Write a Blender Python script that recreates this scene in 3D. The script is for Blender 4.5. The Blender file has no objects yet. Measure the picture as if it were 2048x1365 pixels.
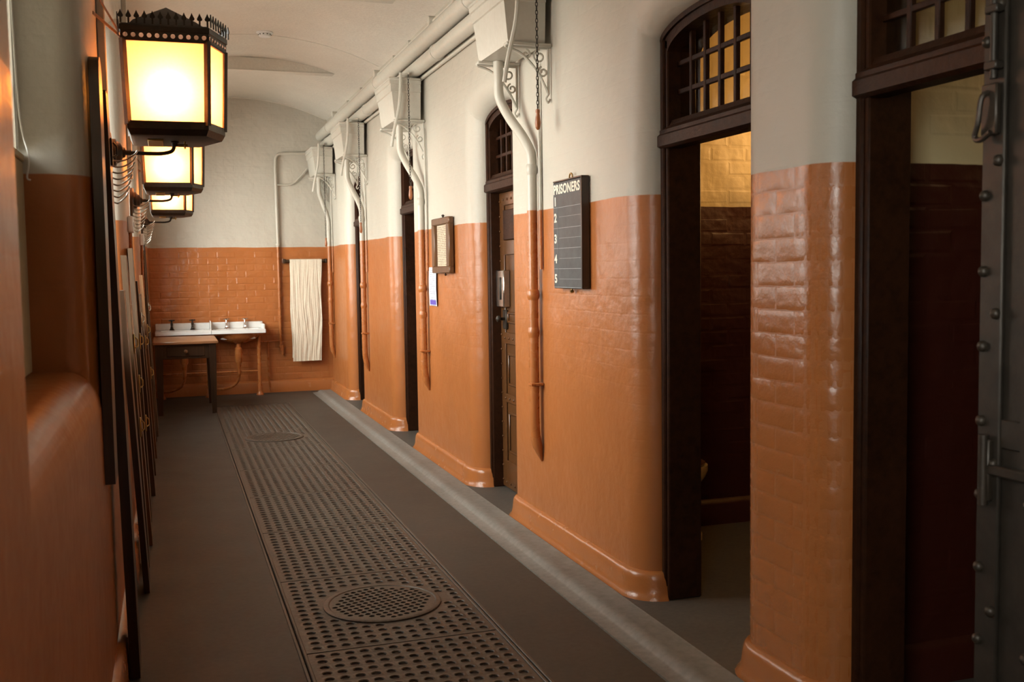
import bpy, math, random
from mathutils import Vector, Matrix
random.seed(7)
PI = math.pi

# ------------------------------------------------------------------ camera
cd = bpy.data.cameras.new('camera')
cam = bpy.data.objects.new('camera', cd)
bpy.context.scene.collection.objects.link(cam)
YAW, PITCH, ROLL, FPX, CAMH = .3212, .0692, -.0142, 2056.1, 1.5
_cy, _sy, _cp, _sp = math.cos(YAW), math.sin(YAW), math.cos(PITCH), math.sin(PITCH)
_f = Vector((_sy*_cp, _cy*_cp, -_sp)); _r = Vector((_cy, -_sy, 0)); _u = _r.cross(_f)
_r2 = math.cos(ROLL)*_r + math.sin(ROLL)*_u; _u2 = -math.sin(ROLL)*_r + math.cos(ROLL)*_u
cam.matrix_world = Matrix(((_r2.x, _u2.x, -_f.x, 0), (_r2.y, _u2.y, -_f.y, 0), (_r2.z, _u2.z, -_f.z, CAMH), (0, 0, 0, 1)))
cd.sensor_fit = 'HORIZONTAL'; cd.sensor_width = 36.0; cd.lens = 36.0*FPX/2048
cd.clip_start = .02; cd.clip_end = 200
cd.dof.use_dof = True; cd.dof.focus_distance = 6.0; cd.dof.aperture_fstop = 5.6
sc = bpy.context.scene
sc.camera = cam

# ------------------------------------------------------------------ daylight, exposure
SKY = 10.5
w = bpy.data.worlds.new('world'); sc.world = w; w.use_nodes = True
wn = w.node_tree.nodes; wl = w.node_tree.links; wn.clear()
wo = wn.new('ShaderNodeOutputWorld'); bg = wn.new('ShaderNodeBackground'); bg.inputs['Strength'].default_value = SKY
tc = wn.new('ShaderNodeTexCoord'); sx = wn.new('ShaderNodeSeparateXYZ'); mr = wn.new('ShaderNodeMapRange')
mr.inputs['From Min'].default_value = -.05; mr.inputs['From Max'].default_value = .05
mx = wn.new('ShaderNodeMix'); mx.data_type = 'RGBA'
mx.inputs['A'].default_value = (.38, .35, .30, 1); mx.inputs['B'].default_value = (1.0, .985, .95, 1)
wl.new(tc.outputs['Generated'], sx.inputs[0]); wl.new(sx.outputs['Z'], mr.inputs['Value']); wl.new(mr.outputs[0], mx.inputs['Factor'])
wl.new(mx.outputs['Result'], bg.inputs['Color']); wl.new(bg.outputs[0], wo.inputs[0])
sun = bpy.data.lights.new('hazy_sun', 'SUN'); sun.energy = 21.0; sun.angle = math.radians(84); sun.color = (1, .97, .92)
so = bpy.data.objects.new('hazy_sun', sun); C0 = sc.collection; C0.objects.link(so)
so.rotation_euler = Vector((1, .42, -.30)).to_track_quat('-Z', 'Y').to_euler()      # veiled sun shining in through the left windows
sc.view_settings.view_transform = 'Standard'; sc.view_settings.look = 'None'
sc.view_settings.gamma = 1.0; sc.view_settings.use_curve_mapping = False
sc.view_settings.exposure = -0.27
sc.cycles.use_denoising = True
sc.cycles.max_bounces = 7; sc.cycles.diffuse_bounces = 2; sc.cycles.transparent_max_bounces = 12
sc.cycles.sample_clamp_indirect = 6.0
C = sc.collection

# main dimensions (metres): X across the corridor, Y along it, Z up
XL, XR, YE, DADO = -.225, 1.97, 13.21, 1.825
OPEN = [(1.95, 2.77), (3.31, 4.13), (5.97, 6.75), (8.59, 9.43), (11.12, 11.95)]     # cell doors in the right wall
WIN = [(-.75, .70), (1.92, 3.60), (4.43, 6.48), (7.30, 9.35), (10.17, 12.42)]                    # windows in the left wall
ZS, ARB = 2.49, .085
PERIOD = 2.87
for y0, y1 in WIN:                                                              # portals only guide the sky light
    l = bpy.data.lights.new('window_portal', 'AREA'); l.shape = 'RECTANGLE'; l.size = y1-y0; l.size_y = 1.8
    l.cycles.is_portal = True
    o = bpy.data.objects.new('window_portal', l); o.location = (-.5, (y0+y1)/2, 2.07)
    o.rotation_euler = (PI/2, 0, -PI/2); C.objects.link(o)

# ------------------------------------------------------------------ materials
class NT:
    def __init__(s, name):
        s.m = bpy.data.materials.new(name); s.m.use_nodes = True
        s.n = s.m.node_tree.nodes; s.l = s.m.node_tree.links; s.n.clear()
        s.out = s.n.new('ShaderNodeOutputMaterial')
    def new(s, t, **k):
        a = s.n.new('ShaderNode'+t)
        for kk, v in k.items():
            if hasattr(a, kk) and kk not in ('Scale',): setattr(a, kk, v)
        return a
    def link(s, a, b): s.l.new(a, b)
    def val(s, node, key, v): node.inputs[key].default_value = v
    def math(s, op, a, b=None, c=None):
        n = s.new('Math'); n.operation = op
        for i, x in enumerate((a, b, c)):
            if x is None: continue
            if isinstance(x, (int, float)): n.inputs[i].default_value = x
            else: s.link(x, n.inputs[i])
        return n.outputs[0]
    def mix(s, f, a, b):
        n = s.new('Mix'); n.data_type = 'RGBA'
        for key, x in (('Factor', f), ('A', a), ('B', b)):
            i = [q for q in n.inputs if q.name == key and (q.type == ('VALUE' if key == 'Factor' else 'RGBA'))][0]
            if isinstance(x, (int, float)): i.default_value = x
            elif isinstance(x, tuple): i.default_value = (*x[:3], 1)
            else: s.link(x, i)
        return [q for q in n.outputs if q.type == 'RGBA'][0]
    def noise(s, vec, scale, detail=4, rough=.55):
        n = s.new('TexNoise'); n.inputs['Scale'].default_value = scale; n.inputs['Detail'].default_value = detail
        n.inputs['Roughness'].default_value = rough
        if vec is not None: s.link(vec, n.inputs['Vector'])
        return n.outputs[0]
    def pos(s):
        g = s.new('NewGeometry'); return g.outputs['Position']
    def obj(s):
        g = s.new('TexCoord'); return g.outputs['Object']
    def bump(s, h, strength, dist, prev=None):
        b = s.new('Bump'); b.inputs['Strength'].default_value = strength; b.inputs['Distance'].default_value = dist
        s.link(h, b.inputs['Height'])
        if prev is not None: s.link(prev, b.inputs['Normal'])
        return b.outputs[0]
    def pbr(s, color, rough, normal=None, metal=0, spec=None, **kw):
        p = s.new('BsdfPrincipled')
        for key, x in (('Base Color', color), ('Roughness', rough), ('Metallic', metal), ('Normal', normal), ('Specular IOR Level', spec)):
            if x is None: continue
            if isinstance(x, tuple): p.inputs[key].default_value = (*x[:3], 1)
            elif isinstance(x, (int, float)): p.inputs[key].default_value = x
            else: s.link(x, p.inputs[key])
        for k, v in kw.items(): p.inputs[k.replace('_', ' ')].default_value = v
        s.link(p.outputs[0], s.out.inputs[0]); return p

CREAM, TERRA = (.50, .46, .385), (.40, .135, .037)
def wall_paint(name, upper=CREAM, lower=TERRA, axis='Y', brick=.05, lump=.4, dado=DADO, r_up=.5, r_lo=.33):
    """two-tone gloss paint over old brick: the lower colour up to the dado line"""
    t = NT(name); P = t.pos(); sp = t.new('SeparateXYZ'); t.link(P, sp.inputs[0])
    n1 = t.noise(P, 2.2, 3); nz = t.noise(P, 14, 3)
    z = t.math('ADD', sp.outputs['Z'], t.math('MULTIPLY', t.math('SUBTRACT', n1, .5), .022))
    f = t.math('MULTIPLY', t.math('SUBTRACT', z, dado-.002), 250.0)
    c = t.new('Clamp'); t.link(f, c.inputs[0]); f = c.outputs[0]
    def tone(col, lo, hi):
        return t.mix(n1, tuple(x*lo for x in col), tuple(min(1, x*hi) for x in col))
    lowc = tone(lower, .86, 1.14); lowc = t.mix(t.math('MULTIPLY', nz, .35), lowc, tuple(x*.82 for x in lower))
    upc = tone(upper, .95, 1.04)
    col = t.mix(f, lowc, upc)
    ro = t.math('ADD', t.math('MULTIPLY', f, r_up-r_lo), t.math('ADD', r_lo-.07, t.math('MULTIPLY', nz, .14)))
    cb = t.new('CombineXYZ'); t.link(sp.outputs[axis], cb.inputs[0]); t.link(sp.outputs['Z'], cb.inputs[1])
    wv = t.new('VectorMath'); wv.operation = 'ADD'; t.link(cb.outputs[0], wv.inputs[0])
    wn_ = t.new('VectorMath'); wn_.operation = 'SCALE'; wn_.inputs['Scale'].default_value = .012
    nn = t.new('TexNoise'); nn.inputs['Scale'].default_value = 9; t.link(P, nn.inputs['Vector']); t.link(nn.outputs['Color'], wn_.inputs[0])
    t.link(wn_.outputs[0], wv.inputs[1])
    br = t.new('TexBrick'); t.link(wv.outputs[0], br.inputs['Vector'])
    br.inputs['Scale'].default_value = 1; br.inputs['Mortar Size'].default_value = .007; br.inputs['Mortar Smooth'].default_value = .9
    br.inputs['Brick Width'].default_value = .235; br.inputs['Row Height'].default_value = .081
    br.offset = .5
    msk = t.math('MULTIPLY', br.outputs['Fac'], t.math('MULTIPLY', t.noise(P, 3.1, 2), -2.0))
    N = t.bump(t.noise(P, 3.5, 3), lump, .03)
    N = t.bump(t.noise(P, 26, 4, .6), .35, .006, N)
    if brick: N = t.bump(msk, brick, .006, N)
    t.pbr(col, ro, N); return t.m

def speckle(name, a, b, rough, scale=20, bump=.2, bdist=.005, metal=0, spec=None, coord='pos', rvar=.1):
    t = NT(name); P = t.pos() if coord == 'pos' else t.obj()
    n = t.noise(P, scale, 5, .62); big = t.noise(P, scale*.09, 3)
    f = t.math('ADD', t.math('MULTIPLY', n, .6), t.math('MULTIPLY', big, .4))
    c = t.new('MapRange'); c.inputs['From Min'].default_value = .3; c.inputs['From Max'].default_value = .7; t.link(f, c.inputs['Value'])
    col = t.mix(c.outputs[0], a, b)
    r = t.math('ADD', rough-rvar/2, t.math('MULTIPLY', big, rvar))
    N = t.bump(n, bump, bdist)
    t.pbr(col, r, N, metal, spec); return t.m

def wood(name, a, b, rough=.4, axis=2, scale=6, coord='obj'):
    t = NT(name); P = t.obj() if coord == 'obj' else t.pos()
    mp = t.new('Mapping'); s = [scale*4]*3; s[axis] = scale*.25; mp.inputs['Scale'].default_value = s
    t.link(P, mp.inputs['Vector']); n = t.noise(mp.outputs[0], 1.6, 5, .6)
    c = t.new('MapRange'); c.inputs['From Min'].default_value = .32; c.inputs['From Max'].default_value = .68; t.link(n, c.inputs['Value'])
    t.pbr(t.mix(c.outputs[0], a, b), rough, t.bump(n, .15, .003)); return t.m

def plain(name, col, rough=.4, metal=0, **k):
    t = NT(name); P = t.obj(); n = t.noise(P, 30, 3)
    t.pbr(t.mix(t.math('MULTIPLY', n, .5), col, tuple(x*.75 for x in col)), rough, None, metal, **k); return t.m

M = {}
M['wall_y'] = wall_paint('painted_brick_side_wall', axis='Y')
M['wall_x'] = wall_paint('painted_brick_end_wall', axis='X', lump=1.0, brick=.16)
M['wall_smooth'] = wall_paint('gloss_wall_paint', brick=0, lump=.35, r_lo=.25)
M['pipe'] = wall_paint('painted_pipe', brick=0, lump=.1, r_up=.35, r_lo=.28)
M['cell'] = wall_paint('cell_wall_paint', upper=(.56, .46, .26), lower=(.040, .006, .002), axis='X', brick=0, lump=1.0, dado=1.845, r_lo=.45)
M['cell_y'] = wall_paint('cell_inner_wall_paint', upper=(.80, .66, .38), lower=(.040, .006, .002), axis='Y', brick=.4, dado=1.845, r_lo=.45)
M['ceiling'] = speckle('ceiling_limewash', (.66, .61, .53), (.76, .71, .62), .7, 40, .5, .01)
M['concrete'] = speckle('worn_concrete', (.032, .0245, .017), (.060, .048, .035), .62, 34, .25, .003, rvar=.25)
M['cellfloor'] = speckle('cell_floor_concrete', (.055, .046, .037), (.10, .086, .07), .6, 40, .25, .003)
M['kerb'] = speckle('kerb_stone', (.12, .108, .092), (.23, .215, .19), .55, 28, .3, .004)
M['iron_plate'] = speckle('cast_iron_plate', (.055, .043, .033), (.12, .10, .078), .46, 60, .4, .003, metal=.35)
M['hole_dirt'] = speckle('brown_dirt', (.035, .020, .013), (.07, .040, .026), .9, 60, .4, .004)
M['void'] = plain('dark_duct', (.008, .006, .005), .95)
M['cream_metal'] = speckle('cream_painted_iron', (.52, .485, .41), (.60, .565, .49), .38, 30, .12, .003)
M['brown_paint'] = speckle('dark_brown_gloss_paint', (.012, .004, .0014), (.042, .014, .0048), .5, 30, .5, .006, spec=.15)
M['door_brown'] = speckle('brown_door_paint', (.07, .026, .007), (.12, .048, .014), .33, 26, .25, .004)
M['black_iron'] = speckle('blackened_iron', (.018, .013, .009), (.045, .033, .022), .45, 50, .3, .003, metal=.4)
M['grey_iron'] = speckle('worn_grey_iron', (.020, .016, .012), (.045, .035, .026), .5, 18, .4, .004, metal=.5)
M['steel'] = speckle('polished_steel', (.45, .42, .38), (.7, .66, .6), .22, 40, .3, .002, metal=1)
M['brass'] = speckle('dull_brass', (.30, .19, .06), (.5, .34, .12), .34, 40, .2, .002, metal=1)
M['chrome'] = plain('chrome', (.75, .74, .72), .12, 1)
M['enamel'] = plain('white_enamel', (.80, .79, .76), .15)
M['porcelain'] = plain('old_porcelain', (.72, .62, .42), .2)
M['white_plastic'] = plain('white_plastic', (.85, .84, .82), .3)
M['wood_dark'] = wood('dark_stained_wood', (.018, .009, .004), (.05, .024, .010), .35)
M['wood_mid'] = wood('brown_varnished_wood', (.07, .030, .011), (.15, .07, .028), .32)
M['wood_plank'] = wood('worn_plank_wood', (.032, .016, .0065), (.085, .046, .019), .42)
M['wood_top'] = wood('table_top_wood', (.17, .075, .032), (.30, .15, .07), .28, 0)
M['wood_handle'] = wood('turned_handle_wood', (.22, .065, .018), (.36, .12, .035), .3)
M['slate'] = speckle('chalkboard_slate', (.026, .029, .030), (.075, .082, .084), .55, 12, .1, .002, coord='obj')
M['paint_white'] = plain('white_sign_paint', (.82, .76, .62), .5)
M['chalk'] = plain('chalk', (.32, .33, .33), .9)
M['leather'] = speckle('brown_leather_strap', (.11, .05, .018), (.2, .1, .04), .5, 40)
M['towel'] = speckle('unbleached_linen', (.68, .60, .46), (.80, .72, .58), .85, 60, .35, .004, coord='obj')
M['cord'] = plain('white_cord', (.8, .78, .74), .8)
M['blind'] = plain('cream_blind_cloth', (.50, .42, .27), .85)

def glass_mat(name, tint, rough=.05, fac=.12):
    t = NT(name); a = t.new('BsdfTransparent'); a.inputs[0].default_value = (*tint, 1)
    g = t.new('BsdfGlossy'); g.inputs['Roughness'].default_value = rough
    m = t.new('MixShader'); m.inputs[0].default_value = fac
    t.link(a.outputs[0], m.inputs[1]); t.link(g.outputs[0], m.inputs[2]); t.link(m.outputs[0], t.out.inputs[0]); return t.m
M['glass'] = glass_mat('window_glass', (.93, .95, .94), .03, .05)
M['fan_glass'] = glass_mat('fanlight_glass', (.82, .80, .72), .08, .05)

def cloth_mat(name, col, tr):
    t = NT(name); a = t.new('BsdfDiffuse'); b = t.new('BsdfTranslucent'); n = t.noise(t.obj(), 60, 3)
    c = t.mix(n, tuple(x*.9 for x in col), col); t.link(c, a.inputs[0]); t.link(c, b.inputs[0])
    m = t.new('MixShader'); m.inputs[0].default_value = tr; t.link(a.outputs[0], m.inputs[1]); t.link(b.outputs[0], m.inputs[2]); t.link(m.outputs[0], t.out.inputs[0]); return t.m
M['blind_cloth'] = cloth_mat('blind_cloth', (.74, .70, .63), .4)
def lamp_glass():
    t = NT('amber_frosted_glass'); P = t.obj(); n = t.noise(P, 90, 3)
    col = t.mix(n, (.96, .60, .42), (1, .68, .52))
    a = t.new('BsdfTranslucent'); t.link(col, a.inputs[0]); b = t.new('BsdfTransparent'); b.inputs[0].default_value = (.95, .66, .26, 1)
    d = t.new('BsdfDiffuse'); t.link(col, d.inputs[0])
    m = t.new('MixShader'); m.inputs[0].default_value = .42; t.link(a.outputs[0], m.inputs[1]); t.link(b.outputs[0], m.inputs[2])
    m2 = t.new('MixShader'); m2.inputs[0].default_value = .12; t.link(m.outputs[0], m2.inputs[1]); t.link(d.outputs[0], m2.inputs[2])
    t.link(m2.outputs[0], t.out.inputs[0]); return t.m
M['lamp_glass'] = lamp_glass()
def emit(name, col, s):
    t = NT(name); e = t.new('Emission'); e.inputs[0].default_value = (*col, 1); e.inputs[1].default_value = s
    t.link(e.outputs[0], t.out.inputs[0]); return t.m
M['bulb'] = emit('lit_bulb', (1, .80, .48), 40)

def paper(name, base, ink, rows, margin, foot=None, dens=.55):
    """printed sheet: rows of small dark writing (object coords x across, z up, 0..1)"""
    t = NT(name); tcn = t.new('TexCoord'); sp = t.new('SeparateXYZ'); t.link(tcn.outputs['Generated'], sp.inputs[0])
    u, v = sp.outputs['Y'], sp.outputs['Z']
    fr = t.math('FRACT', t.math('MULTIPLY', v, rows))
    line = t.math('LESS_THAN', fr, dens)
    cb = t.new('CombineXYZ'); t.link(t.math('MULTIPLY', u, 30.0), cb.inputs[0]); t.link(t.math('FLOOR', t.math('MULTIPLY', v, rows)), cb.inputs[1])
    n = t.noise(cb.outputs[0], 1.3, 2)
    k = t.math('MULTIPLY', line, t.math('GREATER_THAN', n, .42))
    inside = t.math('MULTIPLY', t.math('GREATER_THAN', u, margin), t.math('LESS_THAN', u, 1-margin))
    inside = t.math('MULTIPLY', inside, t.math('LESS_THAN', v, .96))
    k = t.math('MULTIPLY', t.math('MULTIPLY', k, inside), .85)
    col = t.mix(k, base, ink)
    if foot:
        fm = t.math('MULTIPLY', t.math('MULTIPLY', t.math('LESS_THAN', v, .15), t.math('GREATER_THAN', v, .03)), t.math('MULTIPLY', t.math('GREATER_THAN', u, .07), t.math('LESS_THAN', u, .93)))
        col = t.mix(fm, col, foot)
    t.pbr(col, .7); return t.m
M['paper_old'] = paper('aged_printed_sheet', (.62, .50, .36), (.20, .13, .08), 24, .05)
M['paper_new'] = paper('white_notice_sheet', (.78, .79, .84), (.22, .22, .30), 20, .1, (.10, .06, .36))

# ------------------------------------------------------------------ mesh helpers
def wloc(o):
    v = Vector((0, 0, 0))
    while o is not None: v += o.location; o = o.parent
    return v
class MB:
    def __init__(s): s.v = []; s.f = []; s.mi = []
    def add(s, vs, fs, mi=0):
        b = len(s.v); s.v += [tuple(x) for x in vs]; s.f += [tuple(b+i for i in f) for f in fs]; s.mi += [mi]*len(fs); return s
    def box(s, x0, x1, y0, y1, z0, z1, mi=0):
        if x0 > x1: x0, x1 = x1, x0
        if y0 > y1: y0, y1 = y1, y0
        if z0 > z1: z0, z1 = z1, z0
        v = [(x, y, z) for x in (x0, x1) for y in (y0, y1) for z in (z0, z1)]
        return s.add(v, [(0, 1, 3, 2), (4, 6, 7, 5), (0, 4, 5, 1), (2, 3, 7, 6), (0, 2, 6, 4), (1, 5, 7, 3)], mi)
    def bbox(s, x0, x1, y0, y1, z0, z1, b=.006, mi=0):
        """box with chamfered edges"""
        if x0 > x1: x0, x1 = x1, x0
        if y0 > y1: y0, y1 = y1, y0
        if z0 > z1: z0, z1 = z1, z0
        b = min(b, (x1-x0)/2.01, (y1-y0)/2.01, (z1-z0)/2.01)
        X, Y, Z = (x0, x1), (y0, y1), (z0, z1); v = []; idx = {}
        for i in (0, 1):
            for j in (0, 1):
                for k in (0, 1):
                    sx, sy, sz = (1, -1)[i], (1, -1)[j], (1, -1)[k]
                    for a in range(3):
                        p = [X[i]+sx*b, Y[j]+sy*b, Z[k]+sz*b]; p[a] = (X[i], Y[j], Z[k])[a]
                        idx[(i, j, k, a)] = len(v); v.append(tuple(p))
        f = []
        g = lambda i, j, k, a: idx[(i, j, k, a)]
        for i in (0, 1): f.append((g(i, 0, 0, 0), g(i, 0, 1, 0), g(i, 1, 1, 0), g(i, 1, 0, 0)))
        for j in (0, 1): f.append((g(0, j, 0, 1), g(1, j, 0, 1), g(1, j, 1, 1), g(0, j, 1, 1)))
        for k in (0, 1): f.append((g(0, 0, k, 2), g(0, 1, k, 2), g(1, 1, k, 2), g(1, 0, k, 2)))
        for j in (0, 1):
            for k in (0, 1): f.append((g(0, j, k, 1), g(1, j, k, 1), g(1, j, k, 2), g(0, j, k, 2)))
        for i in (0, 1):
            for k in (0, 1): f.append((g(i, 0, k, 0), g(i, 1, k, 0), g(i, 1, k, 2), g(i, 0, k, 2)))
        for i in (0, 1):
            for j in (0, 1): f.append((g(i, j, 0, 0), g(i, j, 1, 0), g(i, j, 1, 1), g(i, j, 0, 1)))
        for i in (0, 1):
            for j in (0, 1):
                for k in (0, 1): f.append((g(i, j, k, 0), g(i, j, k, 1), g(i, j, k, 2)))
        return s.add(v, f, mi)
    def tube(s, path, r, n=10, cap=True, mi=0):
        P = [Vector(p) for p in path]; rs = r if isinstance(r, (list, tuple)) else [r]*len(P)
        t0 = (P[1]-P[0]).normalized(); a = Vector((0, 0, 1)) if abs(t0.z) < .9 else Vector((1, 0, 0))
        nrm = t0.cross(a).normalized(); vs = []; prev = t0
        for i, p in enumerate(P):
            if i == 0: t = t0
            elif i == len(P)-1: t = (P[i]-P[i-1]).normalized()
            else:
                t = (P[i+1]-P[i]).normalized()+(P[i]-P[i-1]).normalized()
                t = t.normalized() if t.length > 1e-6 else prev
            q = prev.rotation_difference(t); nrm = (q @ nrm); nrm = (nrm-t*nrm.dot(t)).normalized(); prev = t
            bn = t.cross(nrm)
            for k in range(n):
                an = 2*PI*k/n; vs.append(p+(nrm*math.cos(an)+bn*math.sin(an))*rs[i])
        fs = [(i*n+k, i*n+(k+1) % n, (i+1)*n+(k+1) % n, (i+1)*n+k) for i in range(len(P)-1) for k in range(n)]
        if cap: fs += [tuple(range(n))[::-1], tuple((len(P)-1)*n+k for k in range(n))]
        return s.add(vs, fs, mi)
    def lathe(s, prof, c=(0, 0, 0), n=16, axis='Z', mi=0, sx=1, sy=1):
        vs = []; c = Vector(c)
        for r, h in prof:
            for k in range(n):
                a = 2*PI*k/n; x, y = r*math.cos(a)*sx, r*math.sin(a)*sy
                vs.append(c+Vector({'Z': (x, y, h), 'X': (h, x, y), 'Y': (x, h, y)}[axis]))
        fs = [(i*n+k, i*n+(k+1) % n, (i+1)*n+(k+1) % n, (i+1)*n+k) for i in range(len(prof)-1) for k in range(n)]
        fs += [tuple(range(n))[::-1], tuple((len(prof)-1)*n+k for k in range(n))]
        return s.add(vs, fs, mi)
    def prism(s, poly, fn, t0, t1, mi=0):
        """2-D polygon extruded; fn(u, v, t) gives the point"""
        n = len(poly); vs = [fn(u, v, t0) for u, v in poly]+[fn(u, v, t1) for u, v in poly]
        fs = [(i, (i+1) % n, n+(i+1) % n, n+i) for i in range(n)]+[tuple(range(n))[::-1], tuple(range(n, 2*n))]
        return s.add(vs, fs, mi)
    def grid(s, rows, mi=0, closed=False):
        """rows: list of equally long point lists"""
        m = len(rows[0]); vs = [p for r in rows for p in r]
        fs = [(i*m+k, i*m+(k+1) % m, (i+1)*m+(k+1) % m, (i+1)*m+k) for i in range(len(rows)-1) for k in range(m if closed else m-1)]
        return s.add(vs, fs, mi)
    def build(s, name, mat, parent=None, smooth=40, shift=True):
        me = bpy.data.meshes.new(name)
        off = wloc(parent) if (parent is not None and shift) else Vector((0, 0, 0))
        me.from_pydata([(p[0]-off.x, p[1]-off.y, p[2]-off.z) for p in s.v], [], s.f)
        for m in (mat if isinstance(mat, (list, tuple)) else [mat]): me.materials.append(M[m])
        if any(s.mi): me.polygons.foreach_set('material_index', s.mi)
        me.validate(); 
        import bmesh
        b = bmesh.new(); b.from_mesh(me); bmesh.ops.remove_doubles(b, verts=b.verts, dist=1e-5)
        bmesh.ops.recalc_face_normals(b, faces=b.faces); b.to_mesh(me); b.free()
        if smooth:
            me.polygons.foreach_set('use_smooth', [True]*len(me.polygons)); me.set_sharp_from_angle(angle=math.radians(smooth))
        o = bpy.data.objects.new(name, me); C.objects.link(o); o.parent = parent
        return o
def tag(o, label=None, cat=None, group=None, kind=None):
    if label: o['label'] = label
    if cat: o['category'] = cat
    if group: o['group'] = group
    if kind: o['kind'] = kind
    return o
def thing(name, loc, label=None, cat=None, group=None, kind=None):
    o = bpy.data.objects.new(name, None); C.objects.link(o); o.location = loc; o.empty_display_size = .1
    return tag(o, label, cat, group, kind)
def struct(mb, name, mat, label=None, smooth=40, parent=None):
    o = mb.build(name, mat, parent, smooth)
    return tag(o, label, None, None, 'structure') if parent is None else o
def copy_tree(o, parent=None):
    c = o.copy(); C.objects.link(c); c.parent = parent
    for ch in list(o.children): copy_tree(ch, c)
    return c
def smoothpath(pts, n=6):
    """Catmull-Rom through points"""
    P = [Vector(p) for p in pts]; P = [P[0]*2-P[1]]+P+[P[-1]*2-P[-2]]; out = []
    for i in range(1, len(P)-2):
        for k in range(n):
            t = k/n; a, b, c, d = P[i-1], P[i], P[i+1], P[i+2]
            out.append(.5*((2*b)+(c-a)*t+(2*a-5*b+4*c-d)*t*t+(3*b-a-3*c+d)*t**3))
    out.append(P[-2]); return out

# ------------------------------------------------------------------ right wall with arched door openings
R_D, R_X = .14, .12
PROF = [(R_D*(1-math.sin(a)), XR+R_X*(1-math.cos(a))) for a in [i*PI/2/8 for i in range(9)]]
def archf(u): return ARB*max(0, 1-u*u)**.55
NA = 18
def opening_ring(y0, y1, d, x):
    yc, a = (y0+y1)/2, (y1-y0)/2; zt = ZS+d
    L = [(x, y0-d, zt*i/5) for i in range(6)]
    A = [(x, yc+u*(a+d), zt+archf(u)) for u in [-math.cos(PI*i/NA) for i in range(1, NA)]]
    Rr = [(x, y1+d, zt*i/5) for i in range(5, -1, -1)]
    return L+A+Rr
def wall_face(mb, x, ring, b0, b1, zt):
    n = len(ring); nl = 6
    out = [(x, b0, p[2]) for p in ring[:nl]]+[(x, p[1], zt) for p in ring[nl:n-nl]]+[(x, b1, p[2]) for p in ring[n-nl:]]
    mb.grid([ring[:nl], out[:nl]]); mb.grid([ring[n-nl:], out[n-nl:]])
    mid = ring[nl-1:n-nl+1]; mo = [(x, p[1], zt) for p in mid]; mb.grid([mid, mo])
    a, b = ring[nl-1], ring[n-nl]
    mb.add([(x, b0, a[2]), a, (x, a[1], zt), (x, b0, zt)], [(0, 1, 2, 3)])
    mb.add([(x, b1, b[2]), b, (x, b[1], zt), (x, b1, zt)], [(0, 1, 2, 3)])
wr = MB(); ZT = 3.46
bounds = [-2.5]+[(OPEN[i][1]+OPEN[i+1][0])/2 for i in range(4)]+[YE+.1]
for i, (y0, y1) in enumerate(OPEN):
    rings = [opening_ring(y0, y1, d, x) for d, x in PROF]+[opening_ring(y0, y1, 0, XR+.30)]
    wr.grid(rings)
    wall_face(wr, XR, rings[0], bounds[i], bounds[i+1], ZT)
struct(wr, 'wall_right', 'wall_y', 'right corridor wall of cream over terracotta painted brick with arched cell doorways', 50)
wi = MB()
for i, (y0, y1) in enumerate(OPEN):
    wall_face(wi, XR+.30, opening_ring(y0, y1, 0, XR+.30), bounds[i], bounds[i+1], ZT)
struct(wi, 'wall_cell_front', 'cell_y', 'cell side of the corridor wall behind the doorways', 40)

# plan path round one pier: from the opening on its far side to the opening on its near side
def pier_path(yfar, ynear, extra=0.0):
    """yfar: near edge of far opening (None at the end wall), ynear: far edge of near opening"""
    P = []
    q = [i*PI/2/7 for i in range(8)]
    if yfar is not None:
        P += [(XR+R_X*(1-math.sin(a)), yfar-R_D*(1-math.cos(a))) for a in q]
    else: P += [(XR, YE)]
    if ynear is not None:
        P += [(XR+R_X*(1-math.cos(a)), ynear+R_D*(1-math.sin(a))) for a in q]
    else: P += [(XR, -2.5)]
    return [Vector((x, y, 0)) for x, y in P]
def path_normals(P):
    N = []
    for i in range(len(P)):
        t = (P[min(i+1, len(P)-1)]-P[max(i-1, 0)]).normalized(); N.append(Vector((t.y, -t.x, 0)))
    # must point to the corridor (-X) or out of the opening
    return N
PIERS = [(OPEN[0][0], None), (OPEN[1][0], OPEN[0][1]), (OPEN[2][0], OPEN[1][1]), (OPEN[3][0], OPEN[2][1]), (OPEN[4][0], OPEN[3][1]), (None, OPEN[4][1])]
for yf, yn in PIERS:
    P = pier_path(yf, yn); N = path_normals(P)
    if N[len(N)//2].x > 0: N = [-n for n in N]
    prof = [(.0, .128), (.012, .124), (.022, .112), (.028, .09), (.032, .05), (.04, .02), (.055, .004), (.055, -.01), (0, -.01)]
    rows = [[p+n*o+Vector((0, 0, z)) for p, n in zip(P, N)] for o, z in prof]
    mb = MB(); mb.grid(rows); struct(mb, 'baseboard_right', 'wall_smooth', 'terracotta painted plinth round the foot of a pier', 50)

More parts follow.
